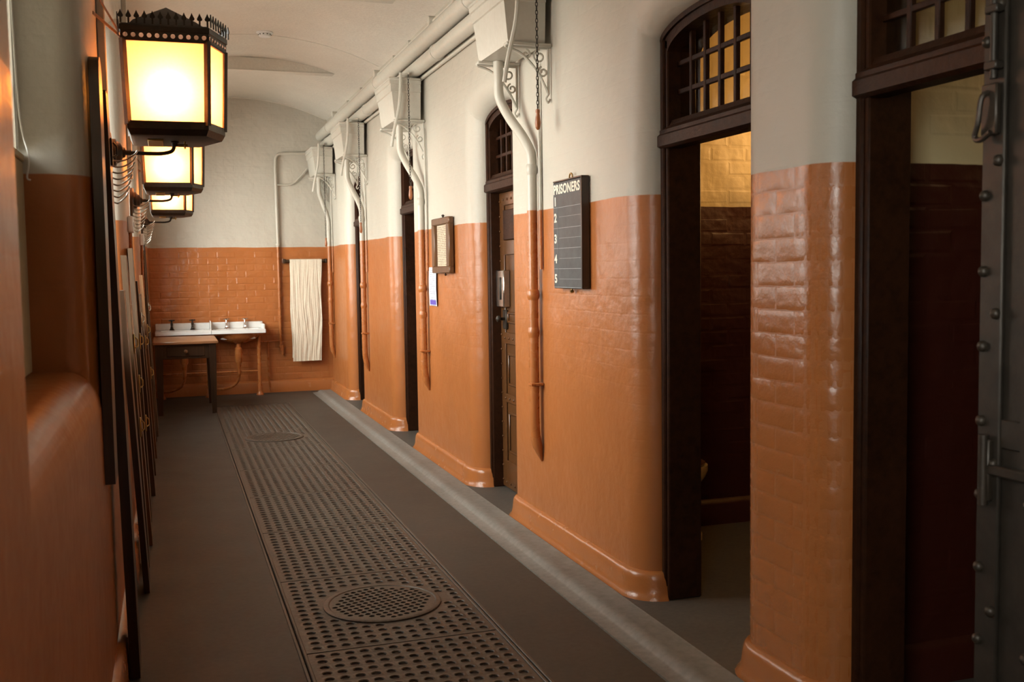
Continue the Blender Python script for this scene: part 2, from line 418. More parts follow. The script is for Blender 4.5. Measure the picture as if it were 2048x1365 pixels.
# ------------------------------------------------------------------ end wall with bricks, left wall with windows
we = MB(); we.box(-.7, XR+.05, YE, YE+.2, -.05, 3.8)
wend = struct(we, 'wall_end', 'wall_x', 'end wall of the corridor, cream above terracotta painted brick', 0)
mb = MB(); mb.grid([[(x, YE-o, z) for x in (XL, XR)] for o, z in ((0, .15), (.02, .14), (.03, .12), (.035, 0), (.035, -.02))])
struct(mb, 'baseboard_end', 'wall_smooth', 'terracotta plinth along the end wall')
def brick_mesh(name, mat, w, h, proud, ch):
    mb = MB(); a, b = w/2, h/2
    o = [(-a, 0, -b), (a, 0, -b), (a, 0, b), (-a, 0, b)]; i = [(-a+ch, -proud, -b+ch), (a-ch, -proud, -b+ch), (a-ch, -proud, b-ch), (-a+ch, -proud, b-ch)]
    mb.add(o+i, [(4, 5, 6, 7), (0, 1, 5, 4), (1, 2, 6, 5), (2, 3, 7, 6), (3, 0, 4, 7)])
    ob = mb.build(name, mat, None, 0); me = ob.data; bpy.data.objects.remove(ob); return me
def lay_bricks(parent, mat, x0, x1, z0, z1, y, L=.225, Hc=.081, proud=.0017):
    full = brick_mesh('brick', mat, L-.004, Hc-.003, proud, .011); half = brick_mesh('brick', mat, L/2-.004, Hc-.003, proud, .011)
    k = 0; z = z0
    while z+Hc <= z1+.001:
        x = x0; first = True
        while x < x1-.03:
            l = L
            if first and k % 2: l = L/2
            if x+l > x1: l = L/2 if x+L/2 <= x1+.01 else 0
            if l == 0: break
            o = bpy.data.objects.new('brick', full if l == L else half); C.objects.link(o); o.parent = parent
            o.location = (x+l/2, y+.0005, z+Hc/2+random.uniform(-.001, .001)); o.scale = (1, random.uniform(.35, 1.3), 1)
            o.rotation_euler = (random.uniform(-.012, .012), random.uniform(-.01, .01), random.uniform(-.008, .008))
            x += l; first = False
        z += Hc; k += 1
lay_bricks(wend, 'wall_x', XL+.01, XR-.02, .155, 1.80, YE, proud=.003)

wlft = MB(); SILL, HEAD = 1.19, 2.95
wb = [-2.5]+[(WIN[i][1]+WIN[i+1][0])/2 for i in range(4)]+[YE+.1]
RL = .11
for i, (y0, y1) in enumerate(WIN):
    def rect(d, x, ds): return [(x, y0-d, SILL-ds), (x, y1+d, SILL-ds), (x, y1+d, HEAD+d), (x, y0-d, HEAD+d)]
    rings = [rect(RL*(1-math.sin(a)), XL-.10*(1-math.cos(a)), .15*(1-math.sin(a))) for a in [k*PI/2/8 for k in range(9)]]+[rect(0, -.60, 0)]
    wlft.grid(rings, closed=True)
    wlft.grid([rings[0], [(XL, wb[i], -.02), (XL, wb[i+1], -.02), (XL, wb[i+1], ZT), (XL, wb[i], ZT)]], closed=True)
struct(wlft, 'wall_left', 'wall_y', 'left corridor wall with deep rounded window recesses, cream over terracotta', 50)
mb = MB(); mb.grid([[(XL+o, y, z) for y in (-2.5, YE)] for o, z in ((0, .15), (.02, .14), (.03, .12), (.035, 0), (.035, -.02))])
struct(mb, 'baseboard_left', 'wall_smooth', 'terracotta plinth along the left wall')
# windows
for i, (y0, y1) in enumerate(WIN):
    t = thing('window_%d' % i if i else 'window_5', (-.47, (y0+y1)/2, SILL), ['tall window behind the viewer on the left', 'tall window by the camera above a pale half shutter', 'tall sash window on the left behind the first lantern', 'tall sash window on the left behind the second lantern', 'tall sash window on the left nearest the end wall'][i], None, None, 'structure')
    mb = MB(); X0, X1 = -.50, -.45
    mb.bbox(X0, X1, y0-.01, y0+.05, SILL-.01, HEAD+.01); mb.bbox(X0, X1, y1-.05, y1+.01, SILL-.01, HEAD+.01)
    mb.bbox(X0, X1, y0+.04, y1-.04, SILL-.01, SILL+.06); mb.bbox(X0, X1, y0+.04, y1-.04, HEAD-.05, HEAD+.01)
    mb.build('frame', 'cream_metal', t)
    ny, nz = 4, 4
    for k in range(1, ny):
        yy = y0+.05+(y1-y0-.1)*k/ny; m = MB(); m.box(-.487, -.463, yy-.011, yy+.011, SILL+.05, HEAD-.04); m.build('glazing_bar', 'cream_metal', t, 0)
    for k in range(1, nz):
        zz = SILL+.06+(HEAD-SILL-.11)*k/nz; m = MB(); m.box(-.485, -.465, y0+.04, y1-.04, zz-.011, zz+.011); m.build('glazing_bar', 'cream_metal', t, 0)
    for a in range(ny):
        for b in range(nz):
            ya = y0+.05+(y1-y0-.1)*a/ny; yb = y0+.05+(y1-y0-.1)*(a+1)/ny
            za = SILL+.06+(HEAD-SILL-.11)*b/nz; zb = SILL+.06+(HEAD-SILL-.11)*(b+1)/nz
            m = MB(); m.box(-.477, -.473, ya, yb, za, zb); m.build('pane', 'glass', t, 0)
# shutter over the lower half of the near window, and the sash cord
t = thing('window_shutter', (-.43, 2.76, SILL), 'pale wooden shutter closing the lower half of the near left window', 'shutter')
for k in range(4):
    ya = WIN[1][0]+.012+.414*k; m = MB(); m.bbox(-.443, -.421, ya, ya+.408, SILL+.004, 1.86, .004); m.build('panel', 'blind', t)
m = MB(); m.bbox(-.447, -.417, WIN[1][0]+.012, WIN[1][1]-.012, 1.86, 1.885, .004); m.build('top_rail', 'blind', t)
t = thing('roller_blind', (-.43, 2.76, 1.9), 'cream cloth roller blind drawn over the top of the near left window', 'blind')
m = MB(); m.box(-.437, -.435, WIN[1][0]+.01, WIN[1][1]-.01, 1.9, HEAD-.05); m.build('cloth', 'blind_cloth', t, 0)
m = MB(); m.tube([(-.43, WIN[1][0]+.01, HEAD-.03), (-.43, WIN[1][1]-.01, HEAD-.03)], .022, 12); m.build('roller', 'wood_mid', t)
m = MB(); pp = smoothpath([(-.415, 3.40, HEAD-.05), (-.412, 3.41, 2.3), (-.405, 3.42, 1.98), (-.385, 3.42, 1.86), (-.392, 3.42, 1.80), (-.383, 3.42, 1.79)], 5)
m.tube(pp, .003, 6); tag(m.build('sash_cord', 'cord'), 'thin white sash cord dangling at the near left window', 'cord')

# back of the corridor behind the camera
mb = MB(); mb.box(-.7, XR+.4, -2.7, -2.5, -.05, 3.8); struct(mb, 'wall_back', 'wall_x', 'closing wall of the corridor behind the viewer', 0)

# ------------------------------------------------------------------ vaulted ceiling
XC, ZC, RV = .87, 3.663, 2.61
def vz(x): return ZC-(RV-math.sqrt(RV*RV-(x-XC)**2))
xs = [XL-.06+(XR-XL+.12)*i/28 for i in range(29)]
mb = MB(); mb.grid([[(x, y, vz(x)) for x in xs] for y in (-2.6, 3, 7, 10, YE+.12)])
mb.grid([[(x, y, 3.95) for x in (xs[0], xs[-1])] for y in (-2.6, YE+.12)])
ceil = struct(mb, 'ceiling', 'ceiling', 'shallow cream limewashed barrel vault', 60)
k = 1
for y in (1.7, 4.7, 7.7, 10.72):
    mb = MB(); mb.bbox(.07, 1.68, y, y+.13, 3.535, 3.66, .006)
    mb.bbox(.06, 1.69, y-.006, y+.136, 3.528, 3.538, .003)
    struct(mb, 'trim_%d' % k, 'ceiling', 'plastered tie beam crossing the vault'); k += 1
for y in (3.2, 6.45, 9.72):
    mb = MB(); mb.tube([(x, y, vz(x)-.001) for x in xs[1:-1]], .0045, 6); struct(mb, 'trim_%d' % k, 'ceiling', 'thin raised joint arching across the vault'); k += 1
mb = MB(); mb.tube([(x, YE-.004, vz(x)-.004) for x in xs[1:-1]], .006, 6); struct(mb, 'trim_%d' % k, 'ceiling', 'joint where the vault meets the end wall')

# ------------------------------------------------------------------ floor, kerb, grating
GX0, GX1, GY1 = .462, 1.252, 12.02
fl = MB()
for x0, x1, y0, y1 in ((-.7, GX0-.03, -2.5, YE), (GX1+.03, 1.662, -2.5, YE), (GX0-.03, GX1+.03, GY1+.02, YE), (1.67, 2.0, 12.98, YE)):
    fl.box(x0, x1, y0, y1, -.10, 0)
floor = struct(fl, 'floor', 'concrete', 'dark worn concrete corridor floor', 0)
mb = MB(); mb.box(GX0-.05, GX1+.05, -2.5, GY1+.05, -.32, -.30); struct(mb, 'floor_duct', 'void', 'dark duct bottom beneath the floor grating', 0)
mb = MB(); mb.box(XR-.08, 4.7, -2.5, YE, -.10, .004); struct(mb, 'floor_cell', 'cellfloor', 'grey concrete floor of thresholds and cells', 0)
mb = MB(); kp = [(1.655, -.03), (1.66, -.018), (1.671, -.018), (1.674, -.002), (1.73, .001), (1.737, .006), (1.752, .020), (1.77, .027), (1.80, .024), (1.885, .022), (1.893, .024), (1.898, .022), (1.901, .004), (1.92, .004), (1.92, -.05), (1.655, -.05)]
mb.prism([(a, b) for a, b in kp], lambda u, v, tt: (u, tt, v), -2.5, 12.98)
struct(mb, 'trim_kerb', 'kerb', 'grey stone kerb with a shallow moulded gutter along the cell piers', 35)
gr = thing('floor_grating', (.86, 7.5, 0), 'long perforated cast-iron floor grating down the middle of the corridor', 'floor grating')
for x0, x1 in ((GX0-.03, GX0-.016), (GX0-.011, GX0+.003), (GX1-.003, GX1+.011), (GX1+.016, GX1+.03)):
    mb = MB(); mb.bbox(x0, x1, -1, GY1+.02, -.06, .003, .003); mb.build('frame_rail', 'iron_plate', gr)
for x0, x1 in ((GX0-.03, GX0+.01), (GX1-.01, GX1+.03)):
    mb = MB(); mb.box(x0, x1, -1, GY1+.02, -.07, -.021); mb.build('ledge', 'iron_plate', gr, 0)
mb = MB(); mb.bbox(GX0, GX1, GY1+.003, GY1+.018, -.06, .003, .003); mb.build('frame_rail', 'iron_plate', gr)
DRAIN = [(.87, 4.53, .265), (.87, 9.55, .265)]
PX, PYN, HR, NS = .058, .0606, .0172, 12
cols = [.86+(i-6)*PX for i in range(13)]
def plate(ya, yb):
    mb = MB(); nr = 16; marg = (yb-ya-nr*PYN)/2; x0p, x1p = GX0+.004, GX1-.004
    top, lo, und = -.002, -.0075, -.02
    rows = [ya+marg+PYN*(j+.5) for j in range(nr)]
    ex = [cols[0]-PX/2]+[c+PX/2 for c in cols]; ey = [ya+marg+PYN*j for j in range(nr+1)]
    def rim(X0, X1, Y0, Y1): mb.add([(X0, Y0, top), (X1, Y0, top), (X1, Y1, top), (X0, Y1, top)], [(0, 1, 2, 3)])
    rim(x0p, ex[0], ya, yb); rim(ex[-1], x1p, ya, yb); rim(ex[0], ex[-1], ya, ey[0]); rim(ex[0], ex[-1], ey[-1], yb)
    for i, cx in enumerate(cols):
        for j, cyy in enumerate(rows):
            X0, X1, Y0, Y1 = ex[i], ex[i+1], ey[j], ey[j+1]
            if any((cx-a)**2+(cyy-b)**2 < (r+.025)**2 for a, b, r in DRAIN):
                rim(X0, X1, Y0, Y1); continue
            sq = [(X1, (Y0+Y1)/2), (X1, (Y0+Y1)/2+PYN*.29), (X1-PX*.21, Y1), ((X0+X1)/2, Y1), (X0+PX*.21, Y1), (X0, (Y0+Y1)/2+PYN*.29),
                  (X0, (Y0+Y1)/2), (X0, (Y0+Y1)/2-PYN*.29), (X0+PX*.21, Y0), ((X0+X1)/2, Y0), (X1-PX*.21, Y0), (X1, (Y0+Y1)/2-PYN*.29)]
            ci = [(cx+HR*math.cos(2*PI*k/NS), cyy+HR*math.sin(2*PI*k/NS)) for k in range(NS)]
            co = [(cx+(HR+.003)*math.cos(2*PI*k/NS), cyy+(HR+.003)*math.sin(2*PI*k/NS)) for k in range(NS)]
            vs = [(a, b, top) for a, b in sq]+[(a, b, top+.002) for a, b in co]+[(a, b, top-.001) for a, b in ci]+[(a, b, lo) for a, b in ci]
            fs = [(k, (k+1) % NS, NS+(k+1) % NS, NS+k) for k in range(NS)]+[(NS+k, NS+(k+1) % NS, 2*NS+(k+1) % NS, 2*NS+k) for k in range(NS)]+[(2*NS+k, 2*NS+(k+1) % NS, 3*NS+(k+1) % NS, 3*NS+k) for k in range(NS)]
            mb.add(vs, fs, 0)
            for q in ((X0, Y0, 7, 8), (X1, Y0, 10, 11), (X1, Y1, 1, 2), (X0, Y1, 4, 5)):
                mb.add([(q[0], q[1], top), (*sq[q[2]], top), (*sq[q[3]], top)], [(0, 1, 2)])
            mb.add([(a, b, lo) for a, b in ci], [tuple(range(NS))], 1)
    mb.add([(x0p, ya, top), (x1p, ya, top), (x1p, ya, und), (x0p, ya, und)], [(0, 1, 2, 3)])
    mb.add([(x0p, yb, top), (x1p, yb, top), (x1p, yb, und), (x0p, yb, und)], [(0, 1, 2, 3)])
    mb.add([(x0p, ya, und), (x1p, ya, und), (x1p, yb, und), (x0p, yb, und)], [(0, 1, 2, 3)])
    return mb
for a in range(2, 12):
    o = plate(a+.022, a+1.012).build('plate', ['iron_plate', 'hole_dirt'], gr, 0)
mb = MB(); mb.box(GX0+.004, GX1-.004, -1, 2.01, -.02, -.002); mb.build('plate', 'iron_plate', gr, 0)
def drain(cx, cy, r, rot, label):
    t = thing('drain_cover', (cx, cy, 0), label, 'drain cover', 'round drain covers in the grating')
    mb = MB(); mb.lathe([(r, -.004), (r, .004), (r-.006, .007), (r-.022, .007), (r-.026, .003), (r-.026, -.004)], (cx, cy, 0), 48)
    # only the ring: rebuild without the caps
    mb.f = mb.f[:-2]; mb.mi = mb.mi[:-2]; mb.build('rim', 'iron_plate', t)
    mb = MB(); p = .034; hr = .0125; n = 8; ca, sa = math.cos(rot), math.sin(rot); R2 = r-.026
    def tr(a, b, z): return (cx+a*ca-b*sa, cy+a*sa+b*ca, z)
    N = int(R2/p)+1
    for i in range(-N, N+1):
        for j in range(-N, N+1):
            a, b = i*p, j*p; h = p/2
            cn = [(a+s*h, b+q*h) for s, q in ((1, 1), (-1, 1), (-1, -1), (1, -1))]
            if max(math.hypot(*c) for c in cn) > R2-.002:
                # trimmed border cell: solid pieces clipped to the disc
                cl = [(x*min(1, (R2-.001)/max(1e-6, math.hypot(x, y))), y*min(1, (R2-.001)/max(1e-6, math.hypot(x, y)))) for x, y in cn]
                if min(math.hypot(*c) for c in cn) < R2: mb.add([tr(x, y, .004) for x, y in cl], [(0, 1, 2, 3)])
                continue
            sq = [(h*c/max(abs(c), abs(s)), h*s/max(abs(c), abs(s))) for c, s in [(math.cos(PI/4*k), math.sin(PI/4*k)) for k in range(n)]]
            ci = [(hr*math.cos(PI/4*k), hr*math.sin(PI/4*k)) for k in range(n)]
            vs = [tr(a+x, b+y, .004) for x, y in sq]+[tr(a+x, b+y, .004) for x, y in ci]+[tr(a+x, b+y, -.001) for x, y in ci]
            fs = [(k, (k+1) % n, n+(k+1) % n, n+k) for k in range(n)]+[(n+k, n+(k+1) % n, 2*n+(k+1) % n, 2*n+k) for k in range(n)]
            mb.add(vs, fs, 0); mb.add([tr(a+x, b+y, -.0012) for x, y in ci], [tuple(range(n))], 1)
    mb.build('grille', ['iron_plate', 'void'], t, 0)
drain(*DRAIN[0], .35, 'round drain cover with black holes in the grating nearest the viewer')
drain(*DRAIN[1], 1.1, 'far round drain cover in the grating close to the wooden table')

# ------------------------------------------------------------------ cells
PART = [(-.5, -.35), (2.95, 3.10), (5.25, 5.40), (7.80, 7.95), (10.35, 10.5)]
for i, (a, b) in enumerate(PART):
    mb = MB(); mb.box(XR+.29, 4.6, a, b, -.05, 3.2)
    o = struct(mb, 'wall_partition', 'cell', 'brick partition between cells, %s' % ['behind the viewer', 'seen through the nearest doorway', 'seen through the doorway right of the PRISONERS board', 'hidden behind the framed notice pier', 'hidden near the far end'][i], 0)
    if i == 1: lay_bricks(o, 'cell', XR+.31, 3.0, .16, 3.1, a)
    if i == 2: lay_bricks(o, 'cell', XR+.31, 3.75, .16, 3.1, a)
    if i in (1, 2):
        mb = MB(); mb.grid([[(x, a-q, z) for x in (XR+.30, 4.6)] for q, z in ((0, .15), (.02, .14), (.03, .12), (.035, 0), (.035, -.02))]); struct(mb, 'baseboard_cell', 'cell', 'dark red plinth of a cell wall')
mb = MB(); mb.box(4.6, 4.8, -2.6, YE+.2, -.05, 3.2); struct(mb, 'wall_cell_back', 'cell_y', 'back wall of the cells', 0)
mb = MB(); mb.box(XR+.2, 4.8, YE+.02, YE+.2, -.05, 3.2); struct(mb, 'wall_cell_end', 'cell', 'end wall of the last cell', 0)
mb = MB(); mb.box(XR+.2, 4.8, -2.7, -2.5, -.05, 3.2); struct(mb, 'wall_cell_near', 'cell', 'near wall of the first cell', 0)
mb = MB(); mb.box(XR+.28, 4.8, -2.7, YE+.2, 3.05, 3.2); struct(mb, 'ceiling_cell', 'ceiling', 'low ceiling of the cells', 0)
def cell_lamp(x, y, z, power, label):
    t = thing('pendant_lamp', (x, y, z), label, 'lamp', 'cell lamps')
    mb = MB(); mb.tube([(x, y, 3.05), (x, y, z+.10)], .006, 8); mb.build('stem', 'black_iron', t)
    mb = MB(); mb.lathe([(.05, 0), (.05, -.02), (.02, -.03)], (x, y, 3.05), 16); mb.build('ceiling_rose', 'black_iron', t)
    mb = MB(); mb.lathe([(.012, .12), (.016, .05), (.018, .05), (.018, .03)], (x, y, z), 12); mb.build('holder', 'brass', t)
    mb = MB(); mb.lathe([(.016, .03), (.03, .01), (.034, -.01), (.028, -.03), (.012, -.045), (.001, -.048)], (x, y, z), 16); mb.build('bulb', 'bulb', t)
    mb = MB(); mb.lathe([(.11, -.19), (.105, -.20), (.03, -.215), (.001, -.216)], (x, y, z), 20); mb.build('light_baffle', 'black_iron', t)  # unseen disc added below the bulb to keep light off lower wall and floor
    for k in range(3): a = 2*PI*k/3; mb = MB(); mb.tube([(x+.018*math.cos(a), y+.018*math.sin(a), z+.05), (x+.105*math.cos(a), y+.105*math.sin(a), z-.19)], .003, 6); mb.build('wire', 'black_iron', t)
    l = bpy.data.lights.new('cell_light', 'POINT'); l.energy = power; l.color = (1, .54, .19); l.shadow_soft_size = .05
    o = bpy.data.objects.new('cell_light', l); o.location = (0, 0, -.11); o.parent = t; C.objects.link(o)
cell_lamp(3.72, 4.72, 2.42, 42, 'warm pendant bulb inside the cell right of the PRISONERS board')
cell_lamp(3.5, 2.35, 2.5, 4, 'dim pendant bulb inside the nearest cell')
cell_lamp(3.4, 7.2, 2.4, 20, 'warm pendant bulb inside the cell with the closed riveted door')

# ------------------------------------------------------------------ door frames with fanlights
def door_frame(n, y0, y1, label):
    yc, a = (y0+y1)/2, (y1-y0)/2
    t = thing('door_%d' % n, (2.09, yc, 0), label, None, None, 'structure')
    XF0, XF1 = 2.075, 2.25
    for y, s in ((y0, 1), (y1, -1)):
        mb = MB(); mb.bbox(XF0+.012, XF1, y-.015, y+s*.05, .004, ZS, .006) if s > 0 else mb.bbox(XF0+.012, XF1, y-.05, y+.015, .004, ZS, .006)
        mb.build('jamb', 'brown_paint', t)
        mb = MB(); yy = y+s*.012; mb.bbox(XF0, XF0+.03, min(yy-.018, yy+.018), max(yy-.018, yy+.018), .004, ZS, .008); mb.build('bead', 'brown_paint', t)
    # arched head
    us = [-math.cos(PI*i/16) for i in range(17)]
    outer = [(yc+u*(a+.012), ZS+archf(u)+.012) for u in us]; inner = [(yc+u*(a-.05), ZS+archf(u)-.055) for u in us]
    for nm, x0, x1, inn in (('arched_head', XF0+.012, XF1, inner), ('bead', XF0, XF0+.03, [(yc+u*(a-.008), ZS+archf(u)-.02) for u in us])):
        mb = MB(); m = len(us)
        rows = [[(x0, *p) for p in outer], [(x0, *p) for p in inn], [(x1, *p) for p in inn], [(x1, *p) for p in outer], [(x0, *p) for p in outer]]
        mb.grid(rows); mb.add([rows[k][0] for k in range(4)], [(0, 1, 2, 3)]); mb.add([rows[k][-1] for k in range(4)], [(0, 1, 2, 3)])
        mb.build(nm, 'brown_paint', t)
    # moulded transom
    mb = MB(); pr = [(2.04, 2.03), (2.04, 2.075), (2.052, 2.085), (2.052, 2.10), (2.075, 2.118), (2.085, 2.14), (2.13, 2.145), (2.13, 2.02), (2.06, 2.02)]
    mb.prism(pr, lambda u, v, tt: (u+.02, tt, v), y0+.0, y1-.0); mb.build('transom', 'brown_paint', t, 20)
    # glazing bars and panes
    nc = 6; ws = (2*a-.10)/nc; xb0, xb1 = 2.132, 2.153
    ya = y0+.05; rowsz = [2.14, 2.262, 2.384]
    def top(y): return ZS+archf(max(-1, min(1, (y-yc)/(a-.05))))-.05
    for i in range(1, nc):
        yy = ya+ws*i; mb = MB(); mb.bbox(xb0, xb1, yy-.011, yy+.011, 2.13, top(yy)+.01, .003); mb.build('glazing_bar', 'brown_paint', t)
    for z in rowsz[1:]:
        mb = MB(); mb.bbox(xb0+.002, xb1-.002, ya-.005, y1-.045, z-.011, z+.011, .003); mb.build('glazing_bar', 'brown_paint', t)
    for i in range(nc):
        for j in range(3):
            p0, p1 = ya+ws*i, ya+ws*(i+1); z0 = rowsz[j]; z1 = rowsz[j+1] if j < 2 else max(z0+.02, min(top(p0), top(p1)))+.012
            mb = MB(); mb.box(2.148, 2.151, p0, p1, z0, z1); mb.build('pane', 'fan_glass', t, 0)
    return t
DL = ['open cell doorway with fanlight at the right edge beside the iron door', 'open cell doorway with fanlight right of the PRISONERS board', 'cell doorway with fanlight and closed riveted door', 'open dark cell doorway beyond the framed notice', 'farthest cell doorway next to the end pier']
doors = [door_frame(i+1, *OPEN[i], DL[i]) for i in range(5)]

# closed riveted leaf of door 3 (parts of that door)
y0, y1 = OPEN[2]
def leaf(t, y0, y1, x):
    th = .045
    L = thing('cell_door', (x, (y0+y1)/2, .012), 'closed brown riveted cell door with steel lock box below a fanlight', 'door')
    lf = MB(); lf.box(x, x+th, y0+.045, y1-.045, .012, 2.02); lf.build('leaf', 'door_brown', L, 0)
    ya, yb = y0+.045, y1-.045
    for (a, b, c, d) in ((ya, yb, .012, .20), (ya, yb, .60, .66), (ya, yb, 1.0, 1.08), (ya, yb, 1.60, 1.70), (ya, yb, 1.93, 2.02)):
        m = MB(); m.bbox(x-.012, x, a, b, c, d, .005); m.build('rail', 'door_brown', L)
    for (a, b) in ((ya, ya+.09), (yb-.09, yb)):
        m = MB(); m.bbox(x-.0115, x, a, b, .02, 2.01, .005); m.build('stile', 'door_brown', L)
    for (c, d) in ((.26, .54), (.72, .94), (1.14, 1.22)):
        m = MB(); a, b = ya+.13, yb-.13
        for (p, q, r, s) in ((a, b, c, c+.018), (a, b, d-.018, d), (a, a+.018, c, d), (b-.018, b, c, d)): m.bbox(x-.012, x, p, q, r, s, .005)
        m.build('panel_moulding', 'door_brown', L)
    rv = MB(); pts = []
    for z in [.06+.1*i for i in range(20)]: pts += [(ya+.02, z), (yb-.02, z)]
    for y in [ya+.09+(yb-ya-.18)*i/6 for i in range(7)]: pts += [(y, .63), (y, 1.04), (y, .05), (y, 1.97)]
    first = None
    for (y, z) in pts:
        if first is None:
            m = MB(); m.lathe([(.009, 0), (.008, -.005), (.004, -.008), (.0008, -.009)], (x-.012, y, z), 8, 'X'); first = m.build('rivet', 'door_brown', L); base = (y, z)
        else:
            o = first.copy(); C.objects.link(o); o.location = (0, y-base[0], z-base[1])
    # observation hatch, lock and knob
    m = MB(); m.bbox(x-.02, x-.001, yb-.44, yb-.10, 1.70, 1.90, .004); m.build('hatch', 'brown_paint', L)
    m = MB(); m.bbox(x-.05, x-.001, yb-.18, yb-.02, 1.25, 1.50, .006); lk = m.build('lock_box', 'steel', L)
    m = MB(); m.bbox(x-.056, x-.05, yb-.13, yb-.10, 1.30, 1.45, .003); m.build('keyhole_plate', 'black_iron', lk)
    m = MB(); m.bbox(x-.018, x-.001, yb-.13, yb-.055, 1.10, 1.23, .004); m.lathe([(.010, 0), (.010, -.03), (.022, -.035), (.022, -.05), (.01, -.058), (.001, -.06)], (x-.018, yb-.095, 1.17), 12, 'X'); m.build('knob', 'black_iron', L)
    return L
leaf(doors[2], y0, y1, 2.165)

# bricks showing through the paint of the narrow near pier, each following the rounded corner
def pier_bricks(yf, yn, parent):
    P = pier_path(yf, yn)
    # arc length, from the far opening to the near one
    S = [0]
    for a, b in zip(P, P[1:]): S.append(S[-1]+(b-a).length)
    def at(s):
        s = max(0, min(S[-1], s))
        for i in range(len(S)-1):
            if s <= S[i+1]+1e-9:
                k = (s-S[i])/max(1e-9, S[i+1]-S[i]); p = P[i].lerp(P[i+1], k)
                t = (P[i+1]-P[i]).normalized(); return p, Vector((t.y, -t.x, 0))
    def nrm(s):
        a, b = at(s-.012)[0], at(s+.012)[0]; t = (b-a).normalized(); return Vector((t.y, -t.x, 0))
    flip = -1 if nrm(S[-1]/2).x > 0 else 1
    z = .135; k = 0
    while z+.081 < DADO+.03:
        s = -.02-(.11 if k % 2 else 0)
        while s < S[-1]:
            a, b = max(.004, s+.002), min(S[-1]-.004, s+.223)
            if b-a > .03:
                pr = random.uniform(.0008, .0014); ch = .006; n = 6; mb = MB()
                dz = [random.uniform(-.0012, .0012) for _ in range(2)]
                us = [a, a+ch]+[a+ch+(b-a-2*ch)*i/n for i in range(1, n)]+[b-ch, b]; m_ = len(us)-1
                rows = []
                for zz, pz in ((z+.001, 0), (z+ch, .6), (z+.025, .92), (z+.055, 1), (z+.08-ch, .6), (z+.08, 0)):
                    rr = []
                    for i, u in enumerate(us):
                        q = 0 if i in (0, m_) else (.65 if i in (1, m_-1) else 1)
                        jz = random.uniform(-.0014, .0014) if 0 < i < m_ else 0
                        off = -.0003 if pz*q == 0 else pr*pz*q+random.uniform(-.00025, .00025)
                        rr.append(at(u)[0]+nrm(u)*flip*off+Vector((0, 0, zz+jz)))
                    rows.append(rr)
                mb.grid(rows); mb.build('brick', 'wall_smooth', parent, 60)
            s += .225
        z += .081; k += 1
pier_bricks(OPEN[1][0], OPEN[0][1], bpy.data.objects['wall_right'])

# ------------------------------------------------------------------ open iron door at the right edge
X0 = 1.87
t = thing('iron_door', (X0, 1.6, .02), 'riveted grey iron cell door swung open at the right edge', 'door')
m = MB(); m.bbox(X0, X0+.04, 1.16, 1.99, .02, 2.6, .004); m.build('plate', 'grey_iron', t)
for a, b in ((1.93, 2.0), (1.80, 1.87), (1.16, 1.23)):
    m = MB(); m.bbox(X0-.014, X0, a, b, .02, 2.6, .004); m.build('strap', 'grey_iron', t)
for z in (1.06, .1, 2.3):
    m = MB(); m.bbox(X0-.010, X0, 1.23, 1.93, z, z+.07, .003); m.build('crosspiece', 'grey_iron', t)
first = None
RIV = [(1.985, .22+.18*i) for i in range(12)]+[(1.945, .30+.36*i) for i in range(6)]+[(1.835, .22+.36*i) for i in range(7)]
for (y, z) in RIV:
    if first is None:
        m = MB(); m.lathe([(.014, 0), (.013, -.007), (.008, -.012), (.001, -.014)], (X0-.014, y, z), 10, 'X'); first = m.build('rivet', 'black_iron', t); b0 = (y, z)
    else:
        o = first.copy(); C.objects.link(o); o.location = (0, y-b0[0], z-b0[1])
m = MB(); m.bbox(X0-.03, X0-.012, 1.945, 1.975, .93, 1.08, .004); m.bbox(X0-.03, X0-.012, 1.80, 1.96, .995, 1.02, .004); m.tube([(X0-.03, 1.96, .92), (X0-.03, 1.96, 1.09)], .012, 10); m.build('tee_hinge', 'black_iron', t)
m = MB(); m.bbox(X0-.03, X0-.013, 1.94, 1.99, 1.80, 1.92, .004); m.tube(smoothpath([(X0-.03, 1.965, 1.90), (X0-.045, 1.97, 1.885), (X0-.045, 1.98, 1.83), (X0-.04, 1.995, 1.80), (X0-.042, 1.975, 1.79), (X0-.04, 1.945, 1.805)], 5), .007, 8); m.build('hasp', 'black_iron', t)
m = MB(); m.tube([(X0-.025, 1.955, 1.93), (X0-.025, 1.955, 2.12)], .009, 10)
for z in (1.96, 2.09): m.bbox(X0-.038, X0-.012, 1.935, 1.975, z-.01, z+.01, .003)
m.build('bolt', 'grey_iron', t)

